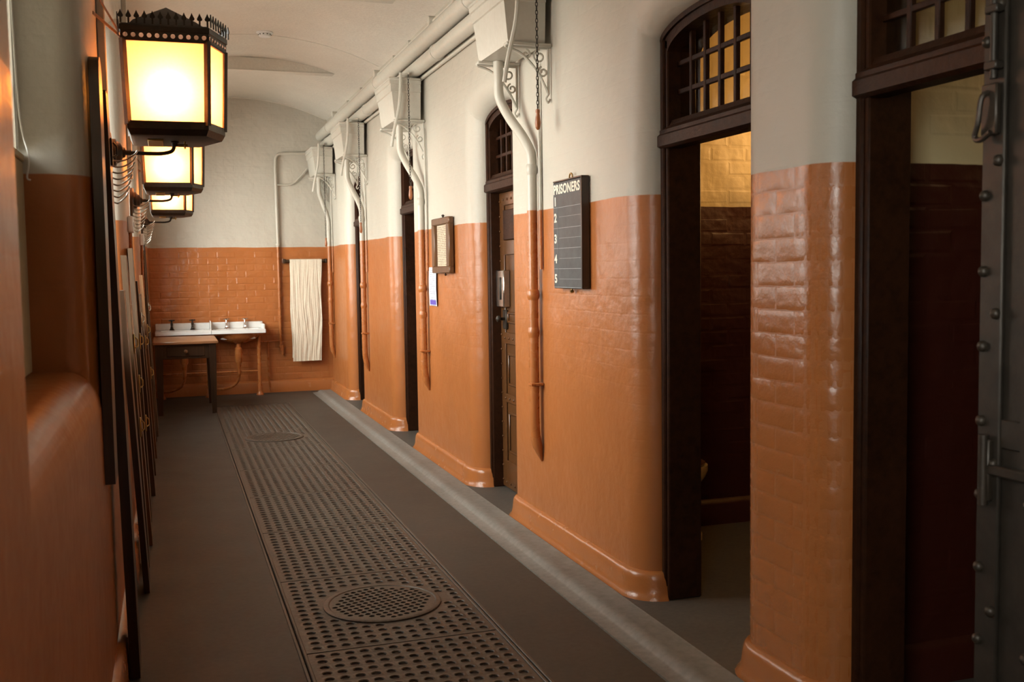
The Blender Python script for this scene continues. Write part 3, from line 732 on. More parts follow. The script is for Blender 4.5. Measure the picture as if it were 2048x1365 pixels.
# ------------------------------------------------------------------ high-level cisterns, flush pipes, pull chains
CIS = [5.20, 8.03, 10.50, 12.62]
CL = ['largest cream high-level cistern, above and left of the PRISONERS board', 'second cream cistern, above the framed notice pier', 'third cream cistern from the viewer, above the far pier', 'small far cream cistern in the corner by the end wall']
def cistern(y):
    t = thing('cistern', (1.83, y+.26, 2.69), CL[0], 'cistern', 'high-level cisterns')
    xb, xf, ya, yb, z0, z1 = 1.935, 1.735, y, y+.52, 2.69, 2.99
    mb = MB(); rows = []
    for z, gx, gy in ((z0, 0, 0), (z0+.02, .008, .008), (z1-.09, .03, .022), (z1-.085, .038, .03), (z1-.03, .04, .032), (z1-.025, .048, .04), (z1, .05, .042)):
        rows.append([(xf-gx, ya-gy, z), (xb, ya-gy, z), (xb, yb+gy, z), (xf-gx, yb+gy, z)])
    mb.grid(rows, closed=True); mb.add(rows[0], [(0, 1, 2, 3)]); mb.add(rows[-1], [(0, 1, 2, 3)])
    mb.build('tank', 'cream_metal', t, 20)
    m = MB(); m.bbox(xf-.055, xb, ya-.047, yb+.047, z1, z1+.022, .006); m.build('lid', 'cream_metal', t)
    for yq in (ya, yb):
        m = MB(); m.bbox(xf-.02, xb+.03, yq-.03, yq+.03, z0-.018, z0, .004); m.build('shelf_bar', 'cream_metal', t)
    for yy in (ya+.0, yb-.0):
        m = MB(); r = .0075; zt = z0-.02
        m.tube([(xf-.02, yy, zt), (xb+.02, yy, zt)], r, 6); m.tube([(XR-.015, yy, zt), (XR-.015, yy, zt-.24)], r, 6)
        m.tube(smoothpath([(xf-.015, yy, zt-.005), (xf+.06, yy, zt-.03), (xf+.13, yy, zt-.09), (xf+.18, yy, zt-.16), (XR-.018, yy, zt-.235)], 5), r, 6)
        def scroll(cx, cz, R, a0, turns, n=18):
            m.tube([(cx+R*(1-.75*i/n)*math.cos(a0+turns*2*PI*i/n), yy, cz+R*(1-.75*i/n)*math.sin(a0+turns*2*PI*i/n)) for i in range(n+1)], .0055, 6)
        scroll(xb-.03, zt-.045, .037, PI/2, 1.3); scroll(xb-.01, zt-.125, .03, PI*.6, 1.3); scroll(xb-.105, zt-.038, .026, PI/2, -1.2)
        m.tube(smoothpath([(XR-.015, yy, zt-.24), (XR-.03, yy, zt-.265), (XR-.018, yy, zt-.285), (XR-.006, yy, zt-.265)], 4), .006, 6)
        m.build('scroll_bracket', 'cream_metal', t)
    m = MB(); m.tube(smoothpath([(xf+.03, ya-.075, z1+.05), (xf+.03, ya-.077, z1-.02), (xf+.015, ya-.08, z1-.2), (xf-.03, ya-.075, z0-.10), (xf-.05, ya-.07, z0-.22)], 6), .0125, 8); m.build('overflow_pipe', 'cream_metal', t)
    return t
c0 = cistern(CIS[0])
for i, y in enumerate(CIS[1:]):
    c = copy_tree(c0); c.location = (c0.location.x, c0.location.y+y-CIS[0], c0.location.z); c['label'] = CL[i+1]
def flush_pipe(y, label, zlow=.43, dy=.30):
    t = thing('flush_pipe', (1.92, y, zlow), label, 'pipe', 'flush pipes of the cisterns')
    xo, r = 1.925, .028
    pts = smoothpath([(1.83, y+dy, 2.688), (1.83, y+dy, 2.60), (1.835, y+dy*.98, 2.48), (1.87, y+dy*.73, 2.36), (1.905, y+dy*.3, 2.24), (xo, y+.01, 2.14), (xo, y, 2.04)], 6)+[(xo, y, z) for z in (1.9, 1.6, 1.3, 1.0, .75)]
    m = MB(); m.tube(pts, r, 14); sp_ = smoothpath([(xo, y, .76), (xo, y, zlow+.2), (xo+.004, y-.001, zlow+.1), (xo+.022, y-.003, zlow+.02), (1.964, y-.005, zlow-.04)], 5); m.tube(sp_, [min(r, max(.004, XR-.001-p[0])) for p in sp_], 14); m.build('pipe', 'pipe', t)
    for z, rr in ((2.05, .034), (1.36, .036), (1.15, .033)):
        m = MB(); m.lathe([(r, -.03), (rr-.002, -.018), (rr, -.006), (rr, .006), (rr-.002, .018), (r, .03)], (xo, y, z), 14); m.build('joint', 'pipe', t)
    m = MB(); m.lathe([(.031, -.008), (.035, -.006), (.035, .006), (.031, .008)], (xo, y, .86), 14); m.bbox(xo-.012, XR-.003, y-.045, y+.045, .852, .868, .003); m.lathe([(.008, 0), (.008, -.02)], (xo-.012, y-.04, .86), 8, 'X'); m.build('clip', 'pipe', t)
    # thin supply pipe beside it
    m = MB(); m.tube(smoothpath([(1.95, y-.04, 2.62), (1.955, y-.045, 2.3), (1.957, y-.048, 2.05)], 5)+[(1.957, y-.048, 1.5)], .009, 8); m.build('supply_pipe', 'pipe', t)
    return t
FL = ['cream and terracotta flush pipe left of the PRISONERS board', 'flush pipe beside the small white paper notice', 'flush pipe on the pier before the last doorway', 'farthest flush pipe in the corner by the towel']
for y, l, zl, dy in ((5.40, FL[0], .46, .28), (8.03, FL[1], .58, .3), (10.66, FL[2], .50, .28), (12.98, FL[3], .46, .10)): flush_pipe(y, l, zl, dy)
def pull_chain(x, y, z1, z0, label, yc):
    t = thing('pull_chain', (x, y, z0), label, 'chain', 'pull chains of the cisterns')
    m = MB(); m.tube([(1.80, yc+.2, z1-.02), (1.80, yc+.2, z1+.012)], .012, 8); m.tube([(1.80, yc+.25, z1+.012), (1.80, yc+.02, z1+.014), (x, y-.01, z1+.004)], .008, 8); m.build('lever', 'cream_metal', t)
    m = MB(); n = int((z1-z0-.10)/.021); z = z1
    for i in range(n):
        c = Vector((x, y, z1-.0105-.021*i)); pts = []
        for k in range(9):
            a = 2*PI*k/8; u, v = .006*math.cos(a), .0135*math.sin(a)
            pts.append(c+(Vector((u, 0, v)) if i % 2 else Vector((0, u, v))))
        m.tube(pts, .0022, 5, False)
    m.build('links', 'black_iron', t)
    zb = z1-.021*n
    m = MB(); m.lathe([(.004, 0), (.012, -.006), (.012, -.018), (.009, -.024), (.013, -.045), (.016, -.075), (.013, -.098), (.006, -.108), (.001, -.11)], (x, y, zb), 12); m.build('handle', 'wood_handle', t)
PCL = ['long pull chain with wooden handle under the largest cistern', 'pull chain with wooden handle over the dark doorway', 'pull chain with pale wooden handle on the far pier', 'farthest pull chain with dark handle by the end wall']
for (x, y, a, b, l, yc) in ((1.86, 5.11, 3.03, 2.235, PCL[0], CIS[0]), (1.825, 7.95, 3.03, 2.065, PCL[1], CIS[1]), (1.865, 10.39, 3.03, 1.88, PCL[2], CIS[2]), (1.82, 12.52, 3.03, 1.815, PCL[3], CIS[3])): pull_chain(x, y, a, b, l, yc)

# ------------------------------------------------------------------ pipework at the top of the right wall
def long_pipe(name, x, z, r, y0, y1, label, clips=(), cat='pipe'):
    t = thing(name, (x, y0, z), label, cat)
    m = MB(); m.tube([(x, y0+(y1-y0)*i/8, z) for i in range(9)], r, 16); m.build('pipe', 'cream_metal', t)
    for y in clips:
        m = MB(); m.lathe([(r, -.02), (r+.006, -.018), (r+.006, .018), (r, .02)], (x, y, z), 16, 'Y'); m.bbox(x, XR-.004, y-.015, y+.015, z-.012, z+.012, .003); m.build('clip', 'cream_metal', t)
long_pipe('heating_pipe', 1.882, 3.215, .062, -2.4, YE-.01, 'thick cream pipe running under the vault on the right', (3.4, 6.4, 9.4, 12.4))
long_pipe('water_pipe', 1.905, 3.082, .055, -2.4, YE-.01, 'cream pipe below the thick pipe above the cisterns', (4.6, 7.35, 10.1, 12.7))
long_pipe('supply_main', 1.95, 3.015, .014, -2.4, YE-.01, 'thin cream pipe lowest on the right wall above the cisterns', (6.0, 9.0, 12.0))
t = thing('conduit', (1.9, 7, 3.32), 'thin cream electric conduit with junction boxes along the vault edge', 'conduit')
m = MB(); m.tube([(1.90, -2.4, 3.325), (1.90, 6.0, 3.325), (1.90, 12.1, 3.31)], .011, 8); m.build('pipe', 'cream_metal', t)
for y in (6.78, 7.45, 9.55, 12.1):
    m = MB(); m.lathe([(.032, -.03), (.036, -.026), (.036, .03), (.03, .034)], (1.895, y, 3.325), 14, 'X'); m.build('junction_box', 'cream_metal', t)
for y in (5.2, 8.2, 8.8, 10.4, 11.2):
    m = MB(); m.bbox(1.885, 1.93, y-.012, y+.012, 3.30, 3.345, .003); m.build('clip', 'cream_metal', t)
t = thing('smoke_detector', (.9, 9.62, vz(.9)), 'round white smoke detector on the vault', 'smoke detector')
m = MB(); zc = vz(.9)+.004; m.lathe([(.075, 0), (.075, -.012), (.07, -.016)], (.9, 9.62, zc), 24); m.build('base', 'white_plastic', t)
m = MB(); m.lathe([(.055, -.014), (.055, -.034), (.048, -.045), (.03, -.05), (.001, -.051)], (.9, 9.62, zc), 24); m.build('head', 'white_plastic', t)
m = MB()
for k in range(10): a = 2*PI*k/10; m.box(.9+.054*math.cos(a)-.005, .9+.054*math.cos(a)+.005, 9.62+.054*math.sin(a)-.005, 9.62+.054*math.sin(a)+.005, zc-.032, zc-.024)
tag(m.build('vent', 'black_iron', t, 0), kind='stuff')
# pipe on the end wall
t = thing('wall_pipe', (1.315, YE-.04, .5), 'cream and terracotta pipe bent round on the end wall beside the towel', 'pipe')
Y = YE-.035
m = MB(); m.tube([(1.315, Y, .53), (1.315, Y, 1.2), (1.315, Y, 1.9), (1.312, Y, 2.5)]+smoothpath([(1.31, Y, 2.85), (1.318, Y, 2.93), (1.35, Y, 2.975), (1.42, Y, 2.985)], 5)+[(1.9, Y, 3.0)], .017, 12); m.build('pipe', 'pipe', t)
m = MB(); m.tube(smoothpath([(1.32, Y, 2.60), (1.45, Y, 2.60), (1.53, Y, 2.62), (1.61, Y, 2.70), (1.70, Y-.01, 2.80)], 6), .011, 10); m.build('branch_pipe', 'pipe', t)
for z in (1.86, .95, .58):
    m = MB(); m.lathe([(.017, -.018), (.023, -.014), (.023, .014), (.017, .018)], (1.315, Y, z), 12); m.bbox(1.29, 1.34, Y+.01, YE-.0005, z-.01, z+.01, .003); m.build('clip', 'pipe', t)
m = MB(); m.tube(smoothpath([(1.05, Y, .645), (1.2, Y, .645), (1.30, Y, .65)], 4), .010, 8); m.tube([(1.335, Y, .60), (1.335, Y, .47)], .02, 10); m.build('branch_pipe', 'pipe', t)
m = MB(); m.tube(smoothpath([(1.155, Y, .64), (1.155, Y, .4), (1.16, Y, .15), (1.175, Y, .02)], 5), .009, 8); m.build('branch_pipe', 'pipe', t)

# ------------------------------------------------------------------ boards and notices on the right wall
def text_mesh(txt, size, name, mat, parent, y, z, x, sx=1.0):
    """lettering facing the corridor (-X); y is the left edge seen from the corridor, running to smaller Y"""
    cu = bpy.data.curves.new(name, 'FONT'); cu.body = txt; cu.size = size; cu.extrude = .0006; cu.space_character = 1.05
    cu.offset = size*.03
    ob = bpy.data.objects.new(name, cu); C.objects.link(ob)
    dg = bpy.context.evaluated_depsgraph_get(); me = bpy.data.meshes.new_from_object(ob.evaluated_get(dg))
    bpy.data.objects.remove(ob)
    xs_ = [v.co.x for v in me.vertices]; off = wloc(parent)
    for v in me.vertices:
        u, w_, h = v.co.x*sx, v.co.y, v.co.z
        v.co = Vector((x-h-off.x, y-u-off.y, z+w_-off.z))
    me.materials.clear(); me.materials.append(M[mat]); me.update()
    o = bpy.data.objects.new(name, me); C.objects.link(o); o.parent = parent; return o, (max(xs_)-min(xs_))*sx
X = 1.925; ya, yb, z0, z1 = 5.07, 4.69, 1.40, 1.948
t = thing('chalkboard', (1.95, (ya+yb)/2, z0), 'narrow black chalkboard lettered PRISONERS with numbers one to five', 'chalkboard')
m = MB(); m.bbox(X, XR-.008, yb, ya, z0, z1, .004); m.build('board', 'slate', t)
m = MB(); m.bbox(X-.0015, X+.04, yb-.012, yb, z0, z1+.002, .002); m.build('edge_strip', 'wood_dark', t)
m = MB(); m.bbox(X-.0015, X+.04, yb-.012, ya, z1, z1+.008, .002); m.build('edge_strip', 'wood_dark', t)
o, wd = text_mesh('PRISONERS', .066, 'lettering', 'paint_white', t, ya-.008, z1-.060, X-.0005, 1.0)
k = (ya-yb-.022)/wd
for v in o.data.vertices: v.co.y = (v.co.y+wloc(t).y-(ya-.008))*k+(ya-.008)-wloc(t).y
for i, zz in enumerate((1.828, 1.744, 1.636, 1.532, 1.43)): text_mesh(str(i+1), .062, 'numeral', 'paint_white', t, ya-.014, zz, X-.0005, 1.15)
for i, zz in enumerate((1.817, 1.711, 1.607, 1.502, 1.406)):
    m = MB(); m.box(X-.0012, X, yb+.005, ya-.005, zz-.0012, zz+.0012); m.build('chalk_line', 'chalk', t, 0)
for i, zz in enumerate((1.768, 1.659, 1.555, 1.449)):
    m = MB(); m.box(X-.0012, X, yb+.005, ya-.085, zz-.0008, zz+.0008); m.build('chalk_line', 'chalk', t, 0)
m = MB(); m.box(X-.0012, X, ya-.066, ya-.0645, z0+.01, z1-.09); m.build('chalk_line', 'chalk', t, 0)
m = MB(); m.tube([(XR-.02, (ya+yb)/2+.02*math.cos(a), z1+.018+.018*math.sin(a)) for a in [2*PI*i/12 for i in range(13)]], .004, 6, False); m.build('hanging_ring', 'brass', t)
m = MB(); m.lathe([(.004, .02), (.005, 0), (.012, -.006), (.010, -.014), (.001, -.018)], (XR-.02, (ya+yb)/2, z0-.006), 8); m.build('peg', 'brass', t)
# framed notice
X = 1.935; ya, yb, z0, z1 = 7.70, 7.19, 1.482, 1.892
t = thing('framed_notice', (1.95, (ya+yb)/2, z0), 'aged printed notice in a dark wooden frame on the pier', 'notice')
fw = .052
for (a, b, c, d) in ((yb, ya, z0, z0+fw), (yb, ya, z1-fw, z1), (yb, yb+fw*1.6, z0+fw-.005, z1-fw+.005), (ya-fw*1.6, ya, z0+fw-.005, z1-fw+.005)):
    m = MB(); m.bbox(X-.012, XR-.008, a, b, c, d, .006); m.build('frame_bar', 'wood_mid', t)
m = MB(); m.box(X+.012, X+.016, yb+fw, ya-fw, z0+fw-.006, z1-fw+.006); m.build('sheet', 'paper_old', t, 0)
m = MB(); m.lathe([(.005, -.01), (.006, .008), (.012, .014), (.01, .022), (.001, .026)], (XR-.02, (ya+yb)/2, z1), 8); m.build('hook', 'black_iron', t)
m = MB(); m.lathe([(.005, .01), (.006, -.008), (.012, -.012), (.001, -.02)], (XR-.02, (ya+yb)/2-.05, z0), 8); m.build('hook', 'black_iron', t)
# white notice
m = MB(); rows = []
for i in range(9):
    z = 1.528-.30*i/8; bend = .006*math.sin(i/8*PI)+.004
    rows.append([(XR-.010-bend*(.4+.6*abs(j/4-.5)), 7.93-.225*j/4+(.012 if i > 6 else 0)*0, z) for j in range(5)])
m.grid(rows); m.grid([[(p[0]+.0012, p[1], p[2]) for p in r] for r in rows])
o = m.build('paper_notice', 'paper_new'); tag(o, 'small white paper notice with a blue foot below the framed notice', 'notice')

# ------------------------------------------------------------------ end of the corridor: roller towel, sink, table
t = thing('towel_rail', (1.64, YE-.07, 1.64), 'dark wooden towel roller on the end wall', 'towel rail')
m = MB(); m.tube([(1.37, YE-.075, 1.645), (1.92, YE-.075, 1.652)], .02, 14); m.build('roller', 'wood_dark', t)
for x in (1.385, 1.905):
    m = MB(); m.bbox(x-.014, x+.014, YE-.10, YE-.0008, 1.62, 1.675, .004); m.build('bracket', 'wood_dark', t)
m = MB(); NXT, NZT = 72, 56
def tw(u, v, back):
    x = 1.446+u*.394+(-.02*u+.004)*v*1.6+.006*math.sin(v*9+u*2); z = 1.668-(1.28 if not back else 1.24)*v
    wv = (.0035*math.sin(u*31+3.1*math.sin(v*4.3+u*3))+.003*math.sin(u*57+2.3*math.sin(v*7+1.7*math.sin(u*9)))+.0025*math.sin(u*97+4*math.sin(v*5.1)))*min(1, v*4+.2)+.003*math.sin(v*31+u*9+2*math.sin(u*13))*min(1, v*2)+.006*math.sin(v*5+u*4)*v
    y = (YE-.101 if not back else YE-.045)+wv*.55-(.006*v if not back else 0)
    return (x, y, z)
rows = [[tw(i/NXT, 1-j/NZT, False) for i in range(NXT+1)] for j in range(NZT+1)]
rows += [[(1.448+.394*i/NXT, YE-.075-.026*math.cos(a), 1.645+.0275*math.sin(a)) for i in range(NXT+1)] for a in [PI*k/6 for k in range(1, 6)]]
rows += [[tw(i/NXT, j/NZT, True) for i in range(NXT+1)] for j in range(NZT+1)]
m.grid(rows); o = m.build('roller_towel', 'towel', None, 80); tag(o, 'long crumpled unbleached roller towel hanging on the end wall', 'towel')

t = thing('wash_trough', (.47, 13.0, 0), 'white double washbasin on terracotta legs along the end wall', 'sink')
x0, x1, yf, yk = -.17, 1.10, 12.78, YE-.008
def slab(xa, xb):
    m = MB()
    # rim with a sunk bowl
    zt = .825; cx, cy = (xa+xb)/2, (yf+yk)/2-.02; ax, ay = (xb-xa)/2-.06, (yk-yf)/2-.07; N = 32
    def rr(ax_, ay_, z, p=4):
        return [(cx+ax_*math.copysign(abs(math.cos(a))**(2/p), math.cos(a)), cy+ay_*math.copysign(abs(math.sin(a))**(2/p), math.sin(a)), z) for a in [2*PI*k/N for k in range(N)]]
    ob = []
    for k in range(N):
        a = 2*PI*k/N; c, s = math.cos(a), math.sin(a); q = max(abs(c), abs(s)); ob.append((cx+(xb-xa)/2*c/q, (yf+yk)/2+(yk-yf)/2*s/q))
    top = [(x, y, zt) for x, y in ob]; bot = [(x, y, zt-.045) for x, y in ob]
    m.grid([bot, top, rr(ax, ay, zt), rr(ax-.02, ay-.02, zt-.03), rr(ax-.05, ay-.04, zt-.12), rr(.02, .02, zt-.15)], closed=True)
    m.add(rr(.02, .02, zt-.15), [tuple(range(N))]); m.add(bot, [tuple(range(N))])
    return m
slab(x0, .465).build('basin', 'enamel', t, 40); slab(.469, x1).build('basin', 'enamel', t, 40)
m = MB(); m.bbox(x0, .464, yk-.03, yk, .82, .905, .008); m.build('splashback', 'enamel', t)
m = MB(); m.bbox(.47, x1, yk-.03, yk, .82, .905, .008); m.build('splashback', 'enamel', t)
m = MB(); m.bbox(x1-.03, x1, yf+.05, yk, .82, .885, .008); m.build('splashback', 'enamel', t)
m = MB(); m.bbox(.462, .472, yf+.15, yk, .82, .93, .003); m.build('divider', 'enamel', t)
for cx in (.147, .785):
    m = MB(); N = 20
    m.lathe([(.30, .79), (.27, .74), (.2, .69), (.09, .655), (.03, .645)], (cx, 12.98, 0), 24, sx=.95, sy=.62); m.build('bowl_underside', 'pipe', t)
    m = MB(); m.lathe([(.028, .65), (.03, .60), (.045, .585), (.045, .43), (.03, .40), (.022, .33), (.022, .27)], (cx, 12.98, 0), 14); m.build('waste_trap', 'pipe', t)
    m = MB(); m.tube(smoothpath([(cx, 12.98, .28), (cx-.01, 13.0, .2), (cx-.06, 13.02, .13), (cx-.16, 13.05, .09), (cx-.3, 13.1, .08), (cx-.36, 13.14, .10)], 5), .016, 8); m.build('waste_pipe', 'pipe', t)
for x in (1.03, .425, -.12):
    m = MB(); m.lathe([(.045, 0), (.045, .012), (.03, .03), (.022, .06), (.022, .74), (.03, .765), (.03, .785)], (x, 12.99, 0), 14); m.build('leg', 'pipe', t)
m = MB(); m.tube([(-.12, 12.99, .30), (1.03, 12.99, .30)], .011, 8); m.build('stretcher', 'pipe', t)
for yq in (12.83, 13.12):
    m = MB(); m.bbox(x0+.02, x1-.03, yq, yq+.03, .755, .785, .004); m.build('bearer', 'pipe', t)
for j, x in enumerate((.02, .26, .66, .88)):
    g = thing('tap', (x, 13.13, .825), ['leftmost dark metal tap on the washbasin', 'second tap on the left washbasin half', 'left tap on the right washbasin half', 'rightmost shiny tap on the washbasin'][j], 'tap', 'washbasin taps')
    mt = 'chrome' if j > 1 else 'black_iron'
    m = MB(); m.lathe([(.03, 0), (.03, .006), (.02, .015), (.013, .05), (.016, .075), (.011, .09), (.009, .115)], (x, 13.13, .825), 14); m.build('body', mt, g)
    m = MB(); m.tube(smoothpath([(x, 13.13, .86), (x, 13.09, .872), (x, 13.05, .868), (x, 13.035, .845)], 4), .011, 8); m.build('spout', mt, g)
    m = MB(); m.tube([(x-.035, 13.13, .943), (x+.035, 13.13, .943)], .007, 8); m.tube([(x, 13.095, .943), (x, 13.165, .943)], .007, 8); m.lathe([(.009, .105), (.014, .112), (.014, .125), (.001, .13)], (x, 13.13, .825), 10); m.build('handle', mt, g)

t = thing('table', (.14, 11.95, 0), 'wooden table with dark legs against the left wall before the washbasin', 'table')
x0, x1, ya, yb = -.185, .485, 11.45, 12.48
m = MB(); m.bbox(x0, x1, ya, yb, .755, .785, .005); m.build('top', 'wood_top', t)
for a, b, c, d in ((x0+.05, x1-.05, ya+.04, ya+.065), (x0+.05, x1-.05, yb-.065, yb-.04), (x0+.04, x0+.065, ya+.05, yb-.05), (x1-.065, x1-.04, ya+.05, yb-.05)):
    m = MB(); m.bbox(a, b, c, d, .60, .755, .004); m.build('apron', 'wood_dark', t)
for x in (x0+.06, x1-.06):
    for y in (ya+.06, yb-.06):
        m = MB(); rows = [[(x+sx*h, y+sy*h, z) for sx, sy in ((-1, -1), (1, -1), (1, 1), (-1, 1))] for z, h in ((0, .024), (.58, .036), (.755, .036))]
        m.grid(rows, closed=True); m.add(rows[0], [(0, 1, 2, 3)]); m.build('leg', 'wood_dark', t, 20)
m = MB(); m.bbox(x0+.14, x1-.14, ya+.03, ya+.045, .625, .735, .004); dr = m.build('drawer', 'wood_dark', t)
m = MB(); m.lathe([(.008, 0), (.008, -.012), (.02, -.02), (.02, -.03), (.001, -.036)], ((x0+x1)/2, ya+.03, .68), 12, 'Y'); m.build('knob', 'wood_mid', dr)

# toilet in the open cell
t = thing('toilet', (2.55, 5.0, 0), 'old cream toilet pan seen low in the open cell', 'toilet')
def ring(cx, cy, ax, ay, z, N=24): return [(cx+ax*math.cos(2*PI*k/N), cy+ay*math.sin(2*PI*k/N), z) for k in range(N)]
m = MB(); rows = [ring(2.62, 5.0, .13, .10, .004), ring(2.62, 5.0, .13, .10, .04), ring(2.60, 5.0, .09, .08, .09), ring(2.58, 5.0, .08, .075, .2), ring(2.575, 5.0, .12, .11, .28), ring(2.575, 5.0, .185, .155, .36), ring(2.575, 5.0, .20, .17, .395), ring(2.575, 5.0, .20, .17, .425), ring(2.575, 5.0, .165, .135, .425), ring(2.575, 5.0, .13, .10, .33), ring(2.575, 5.0, .05, .04, .25)]
m.grid(rows, closed=True); m.add(rows[0], [tuple(range(24))]); m.add(rows[-1], [tuple(range(24))]); m.build('pan', 'porcelain', t, 50)
m = MB(); rows = [ring(2.56, 5.0, .195, .17, .426), ring(2.56, 5.0, .20, .175, .44), ring(2.56, 5.0, .18, .155, .45), ring(2.56, 5.0, .13, .10, .45), ring(2.56, 5.0, .12, .09, .44), ring(2.56, 5.0, .125, .095, .426)]
m.grid(rows, closed=True); m.build('seat', 'wood_mid', t)
m = MB(); m.tube(smoothpath([(2.28, 5.0, .36), (2.36, 5.0, .36), (2.42, 5.0, .35)], 4), .03, 12); m.build('inlet', 'porcelain', t)

# ------------------------------------------------------------------ lanterns on the left wall
LANT = ['largest amber glass lantern with spiked iron crown, nearest the viewer', 'middle one of the three amber glass wall lanterns', 'farthest and smallest amber glass wall lantern']
def lantern():
    zb, zt = 2.085, 2.425
    t = thing('wall_lantern', (0, 4.55, 2.05), LANT[0], 'lantern', 'amber lanterns along the left wall')
    out = [(-.128, 4.36), (.172, 4.355), (.243, 4.53), (.168, 4.74), (-.128, 4.745)]
    cen = Vector((.03, 4.55))
    def poly(k): return [(cen.x+(a-cen.x)*k, cen.y+(b-cen.y)*k) for a, b in out]
    n = 5; B, T = poly(1.0), poly(1.06)
    def pt(i, h, k=1.0):
        s = (1.0+.06*h)*k; a, b = out[i % n]; return Vector((cen.x+(a-cen.x)*s, cen.y+(b-cen.y)*s, zb+(zt-zb)*h))
    m = MB()                                            # bottom tray with a sloping rim
    rows = [[(*p, zb-.035) for p in poly(.86)], [(*p, zb-.03) for p in poly(.96)], [(*p, zb-.006) for p in poly(1.025)], [(*p, zb+.024) for p in poly(1.03)], [(*p, zb+.024) for p in poly(.95)], [(*p, zb-.01) for p in poly(.90)]]
    m.grid(rows, closed=True); m.add(rows[0], [tuple(range(n))]); m.build('tray', 'black_iron', t, 20)
    m = MB(); m.bbox(-.06, .0, 4.45, 4.65, zb-.042, zb-.034, .002); m.build('vent_slot', 'brass', t)
    for i in range(n):
        m = MB(); m.tube([pt(i, .03), pt(i, .5), pt(i, 1.0)], .0135, 4); m.build('corner_post', 'black_iron', t, 20)
    for i in range(n):
        a, b, c, d = pt(i, .07, .975), pt(i+1, .07, .975), pt(i+1, .99, .975), pt(i, .99, .975); nn = (b-a).cross(d-a).normalized()*.003
        m = MB(); m.add([a, b, c, d, a+nn, b+nn, c+nn, d+nn], [(0, 1, 2, 3), (4, 5, 6, 7), (0, 1, 5, 4), (1, 2, 6, 5), (2, 3, 7, 6), (3, 0, 4, 7)]); m.build('pane', 'lamp_glass', t, 0)
    # crown: pierced band, cornice, spear cresting
    for i in range(n):
        j = i+1
        A, Bq = pt(i, 1.0, 1.02), pt(j, 1.0, 1.02); L = (Bq-A).length; u = (Bq-A).normalized(); nz = Vector((0, 0, 1)); nv = u.cross(nz)
        if (A+Bq).to_2d().lerp(Vector((0, 0)), .5).length and nv.dot(Vector(((A.x+Bq.x)/2-cen.x, (A.y+Bq.y)/2-cen.y, 0))) < 0: nv = -nv
        k = max(3, round(L/.0295)); w_ = L/k; hb = .034; m = MB()
        for q in range(k):
            c = A+u*(w_*(q+.5))+nz*(hb/2-.004); nS = 8
            sq = []
            for e in range(nS):
                cc, ss = math.cos(2*PI*e/nS), math.sin(2*PI*e/nS); mxx = max(abs(cc), abs(ss)); sq.append((w_/2*cc/mxx, hb/2*ss/mxx))
            ci = [(.0092*math.cos(2*PI*e/nS), .0092*math.sin(2*PI*e/nS)) for e in range(nS)]
            for off in (0, .004):
                m.add([c+u*x+nz*y+nv*off for x, y in sq]+[c+u*x+nz*y+nv*off for x, y in ci], [(e, (e+1) % nS, nS+(e+1) % nS, nS+e) for e in range(nS)])
            m.add([c+u*x+nz*y for x, y in ci]+[c+u*x+nz*y+nv*.004 for x, y in ci], [(e, (e+1) % nS, nS+(e+1) % nS, nS+e) for e in range(nS)])
        m.build('pierced_band', 'black_iron', t, 0)
        m = MB(); ks = max(3, round(L/.029)); ws = L/ks; zt2 = zt+.028
        sp = [(-.0035, 0), (-.0035, .022), (-.009, .024), (-.0105, .030), (-.005, .040), (0, .052), (.005, .040), (.0105, .030), (.009, .024), (.0035, .022), (.0035, 0)]
        for q in range(ks+1 if i == 0 else ks):
            c = A+u*(ws*q)+nv*.012; c.z = zt2+.026
            for off in (0, .004): m.add([c+u*x+nz*y+nv*off for x, y in sp], [tuple(range(len(sp)))])
            m.add([c+u*x+nz*y for x, y in sp]+[c+u*x+nz*y+nv*.004 for x, y in sp], [(e, (e+1) % 11, 11+(e+1) % 11, 11+e) for e in range(11)])
        m.build('spear_cresting', 'black_iron', t, 0)
    m = MB(); P1 = poly(1.085); P2 = poly(1.12)
    rows = [[(*p, zt+.026) for p in poly(1.04)], [(*p, zt+.026) for p in P1], [(*p, zt+.032) for p in P2], [(*p, zt+.05) for p in P2], [(*p, zt+.058) for p in P1], [(*p, zt+.058) for p in poly(1.0)]]
    m.grid(rows, closed=True)
    rows = [[(*p, zt-.008) for p in poly(1.04)], [(*p, zt-.008) for p in P1], [(*p, zt-.001) for p in P1], [(*p, zt-.001) for p in poly(1.04)]]
    m.grid(rows, closed=True); m.build('cornice', 'black_iron', t, 20)
    m = MB(); pk = (.03, 4.55, zt+.175); base = [(*p, zt+.05) for p in poly(.98)]; mid = [(*p, zt+.085) for p in poly(.80)]
    m.grid([base, mid], closed=True); m.add(mid+[pk], [(i, (i+1) % n, n) for i in range(n)]); m.build('roof', 'black_iron', t, 15)
    # bracket arm, rose and gas tap
    m = MB(); m.tube(smoothpath([(-.19, 4.52, 2.0), (-.05, 4.52, 1.998), (.0, 4.52, 2.0), (.035, 4.52, 2.012), (.045, 4.52, 2.045), (.045, 4.52, 2.06)], 6), [.008]*31, 10); m.lathe([(.012, 0), (.012, .012), (.018, .014), (.018, .03)], (.045, 4.52, 2.03), 10); m.build('arm', 'black_iron', t)
    m = MB(); m.lathe([(.055, 0), (.055, .016), (.045, .02), (.038, .034), (.022, .042), (.02, .05), (.011, .054), (.011, .075)], (-.20, 4.52, 2.0), 20, 'X'); m.build('rose', 'black_iron', t)
    m = MB(); m.lathe([(.085, 0), (.085, .018), (.078, .024)], (XL+.001, 4.52, 2.0), 24, 'X'); m.build('wall_block', 'wood_dark', t)
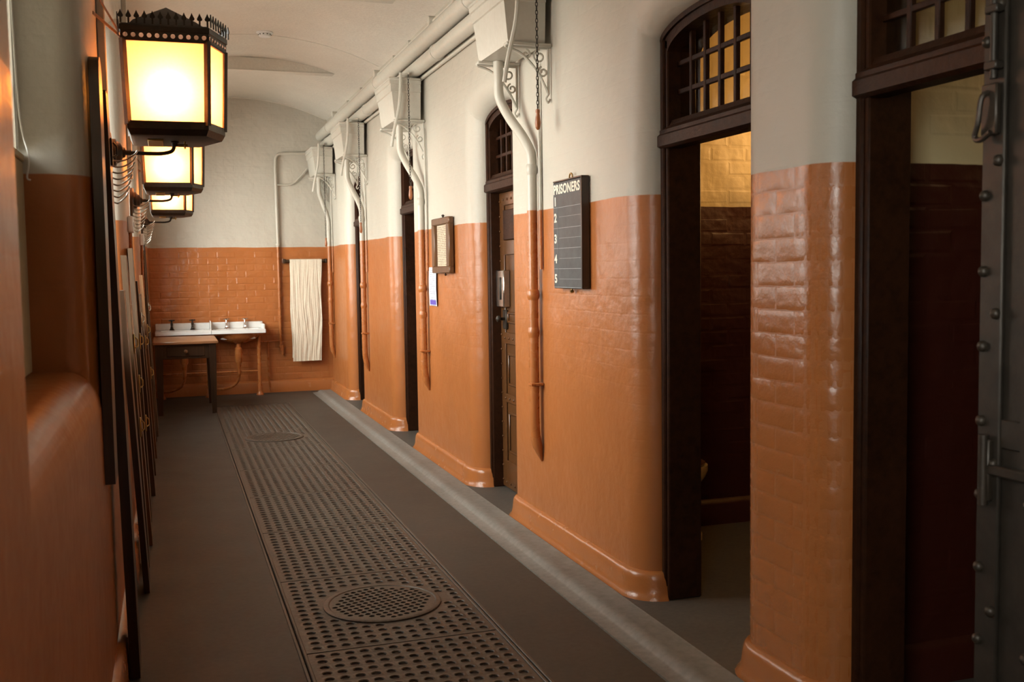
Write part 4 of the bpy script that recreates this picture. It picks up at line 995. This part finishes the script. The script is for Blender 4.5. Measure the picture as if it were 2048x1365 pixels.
    m = MB(); m.tube([(.045, 4.52, 2.035), (.095, 4.52, 2.035)], .005, 8); m.tube([(.085, 4.52, 2.02), (.085, 4.52, 2.05)], .004, 8); m.tube([(.085, 4.505, 2.035), (.085, 4.535, 2.035)], .004, 8); m.build('gas_tap', 'brass', t)
    # straps that steady the lantern from the wall
    m = MB()
    for a, b in (((-.14, 4.40, zt+.01), (XL, 4.02, zt+.11)), ((-.14, 4.40, zt+.01), (XL, 4.05, zt+.02))):
        a, b = Vector(a), Vector(b); d = (b-a).normalized(); s = d.cross(Vector((1, 0, 0))).normalized()*.006
        m.add([a-s, a+s, b+s, b-s, a-s+Vector((.003, 0, 0)), a+s+Vector((.003, 0, 0)), b+s+Vector((.003, 0, 0)), b-s+Vector((.003, 0, 0))], [(0, 1, 2, 3), (4, 5, 6, 7), (0, 1, 5, 4), (1, 2, 6, 5), (2, 3, 7, 6), (3, 0, 4, 7)])
    m.build('stay_strap', 'leather', t, 0)
    m = MB(); m.lathe([(.001, -.045), (.02, -.04), (.032, -.02), (.034, 0), (.028, .022), (.016, .045), (.014, .07)], (.03, 4.56, 2.225), 14); m.lathe([(.016, .07), (.016, .10)], (.03, 4.56, 2.225), 10)
    m.build('bulb', 'bulb', t)
    m = MB(); m.tube([(.03, 4.56, 2.32), (.03, 4.56, zt+.04)], .008, 8); m.build('lamp_holder', 'brass', t)
    l = bpy.data.lights.new('lantern_light', 'POINT'); l.energy = 52; l.color = (1, .60, .43); l.shadow_soft_size = .04
    o = bpy.data.objects.new('lantern_light', l); C.objects.link(o); o.parent = t; o.location = (.03, 4.455-4.55, 2.225-2.05)
    return t
l0 = lantern()
for i in (1, 2):
    c = copy_tree(l0); c.location = (l0.location.x, l0.location.y+PERIOD*i+(.12 if i == 2 else 0), l0.location.z); c['label'] = LANT[i]

# ------------------------------------------------------------------ left wall: trunking, prong racks, plates, hung boards
def rack(y, z, label):
    t = thing('prong_rack', (XL, y, z), label, 'rack', 'wire prong racks below the lanterns')
    m = MB(); m.prism([(-.03, .02), (.03, .02), (.02, -.20), (-.02, -.20)], lambda u, v, tt: (tt, y+u, z+v), XL+.001, XL+.018); m.build('back_board', 'wood_plank', t)
    for k in range(8):
        zz = z-.012-.024*k; ln = .125-.006*k; m = MB()
        m.tube(smoothpath([(XL+.012, y, zz), (XL+.04, y+.005, zz-.012), (XL+ln*.6, y+.015, zz-.008), (XL+ln*.9, y+.03, zz+.016), (XL+ln, y+.04, zz+.034)], 4), .0035, 6); m.build('prong', 'steel', t)
    return t
r0 = rack(4.42, 1.98, 'pale wire prong rack below the nearest lantern')
for i, l in ((1, 'wire prong rack below the middle lantern'), (2, 'wire prong rack below the farthest lantern')):
    c = copy_tree(r0); c.location = (XL, r0.location.y+PERIOD*i, r0.location.z); c['label'] = l
TR = ['cream cable trunking on the wall above the nearest dark board', 'cream cable trunking on the wall beside the middle lantern', 'cream cable trunking on the wall beside the farthest lantern']
for i in range(3):
    y = 4.28+PERIOD*i; m = MB(); m.bbox(XL+.0005, XL+.03, y-.03, y+.03, 2.12, 3.40, .004)
    o = m.build('cable_trunking', 'cream_metal'); tag(o, TR[i], 'trunking', 'cable trunking on the left wall')
for i, (y, l) in enumerate(((6.75, 'white switch plate on the left wall below the middle lantern'), (9.62, 'white switch plate on the left wall below the farthest lantern'))):
    t = thing('switch_plate', (XL, y, 1.80), l, 'switch', 'white switch plates')
    m = MB(); m.bbox(XL+.0005, XL+.035, y-.045, y+.045, 1.76, 1.86, .006); m.build('box', 'white_plastic', t)
    m = MB(); m.bbox(XL+.035, XL+.042, y-.012, y+.012, 1.795, 1.825, .003); m.build('rocker', 'white_plastic', t)
    m = MB(); m.tube([(XL+.014, y, 1.76), (XL+.014, y, 1.30)], .011, 8); m.build('conduit', 'pipe', t)
def board(y0, y1, z0, z1, xt, xb, th, mat, label, fit=(), roundtop=False, cat='board', name='wooden_board'):
    """plank standing or hanging along the left wall; xt/xb: wall-side X at top and bottom"""
    t = thing(name, ((xt+xb)/2, (y0+y1)/2, z0), label, cat, 'boards along the left wall')
    m = MB(); yc = (y0+y1)/2; h = (y1-y0)/2
    P = [(y0, z0), (y1, z0), (y1, z1)]
    if roundtop: P = [(y0, z0), (y1, z0), (y1, z1-h)]+[(yc+h*math.cos(a), z1-h+h*math.sin(a)) for a in [PI*i/8 for i in range(1, 8)]]+[(y0, z1-h)]
    else: P += [(y0, z1)]
    def fx(v): return xb+(xt-xb)*(v-z0)/(z1-z0)
    m.prism(P, lambda u, v, tt: (fx(v)+tt, u, v), 0, th); m.build('plank', mat, t, 30)
    for z, pm in fit:
        m = MB(); m.bbox(fx(z)+th, fx(z)+th+.008, yc-.02, yc+.02, z-.05, z+.05, .003); pl = m.build('fitting', pm, t)
        m = MB(); m.tube([(fx(z)+th+.010, yc-.012, z-.02), (fx(z)+th+.022, yc, z-.01), (fx(z)+th+.022, yc, z+.02), (fx(z)+th+.010, yc, z+.035)], .004, 6); m.build('loop', pm, pl)
board(3.66, 3.84, .80, 2.23, XL+.001, XL+.001, .032, 'wood_dark', 'dark round-topped board hung on the wall nearest the viewer', (), True)
board(3.98, 4.14, .004, 2.16, XL+.002, XL+.04, .035, 'wood_dark', 'tall black-brown plank leaning beside the nearest lantern bracket', ((1.95, 'black_iron'),))
LB = [(5.05, 5.22, 1.43, .02, 'wood_dark', 'short dark plank below the sill nearest the tall plank', ()),
      (5.50, 5.66, 1.60, .012, 'wood_plank', 'pale-edged plank with brass loops, first of the leaning row', ((1.15, 'brass'), (.72, 'brass'))),
      (5.95, 6.08, 1.34, .02, 'wood_mid', 'low brown plank second in the leaning row', ((.9, 'brass'),)),
      (6.52, 6.68, 1.66, .008, 'wood_plank', 'tallest worn plank under the first switch plate', ((1.1, 'brass'), (.6, 'brass'))),
      (7.30, 7.44, 1.46, .02, 'wood_dark', 'dark plank beyond the first switch plate', ((1.2, 'steel'),)),
      (8.05, 8.20, 1.36, .016, 'wood_plank', 'worn plank with a brass loop in the middle of the far row', ((1.0, 'brass'),)),
      (8.80, 8.93, 1.50, .016, 'wood_mid', 'brown plank close to the second switch plate', ((1.05, 'brass'), (.7, 'brass'))),
      (9.70, 9.82, 1.72, .006, 'wood_plank', 'pale worn plank below the farthest lantern', ((1.2, 'steel'),)),
      (10.5, 10.62, 1.40, .012, 'wood_dark', 'last dark plank of the row before the table', ())]
for y0, y1, z1, xo, mt, lb, ft in LB:
    board(y0, y1, .004, z1, XL+.002 if z1 > 1.2 else XL+.03, XL+.045+xo, .026, mt, lb, ft)
m = MB(); m.tube([(XL+.08, 10.0, .004), (XL+.045, 10.15, .9), (XL+.016, 10.3, 1.84)], .012, 10)
o = m.build('wooden_pole', 'wood_plank'); tag(o, 'thin pale pole leaning on the left wall before the table', 'pole')
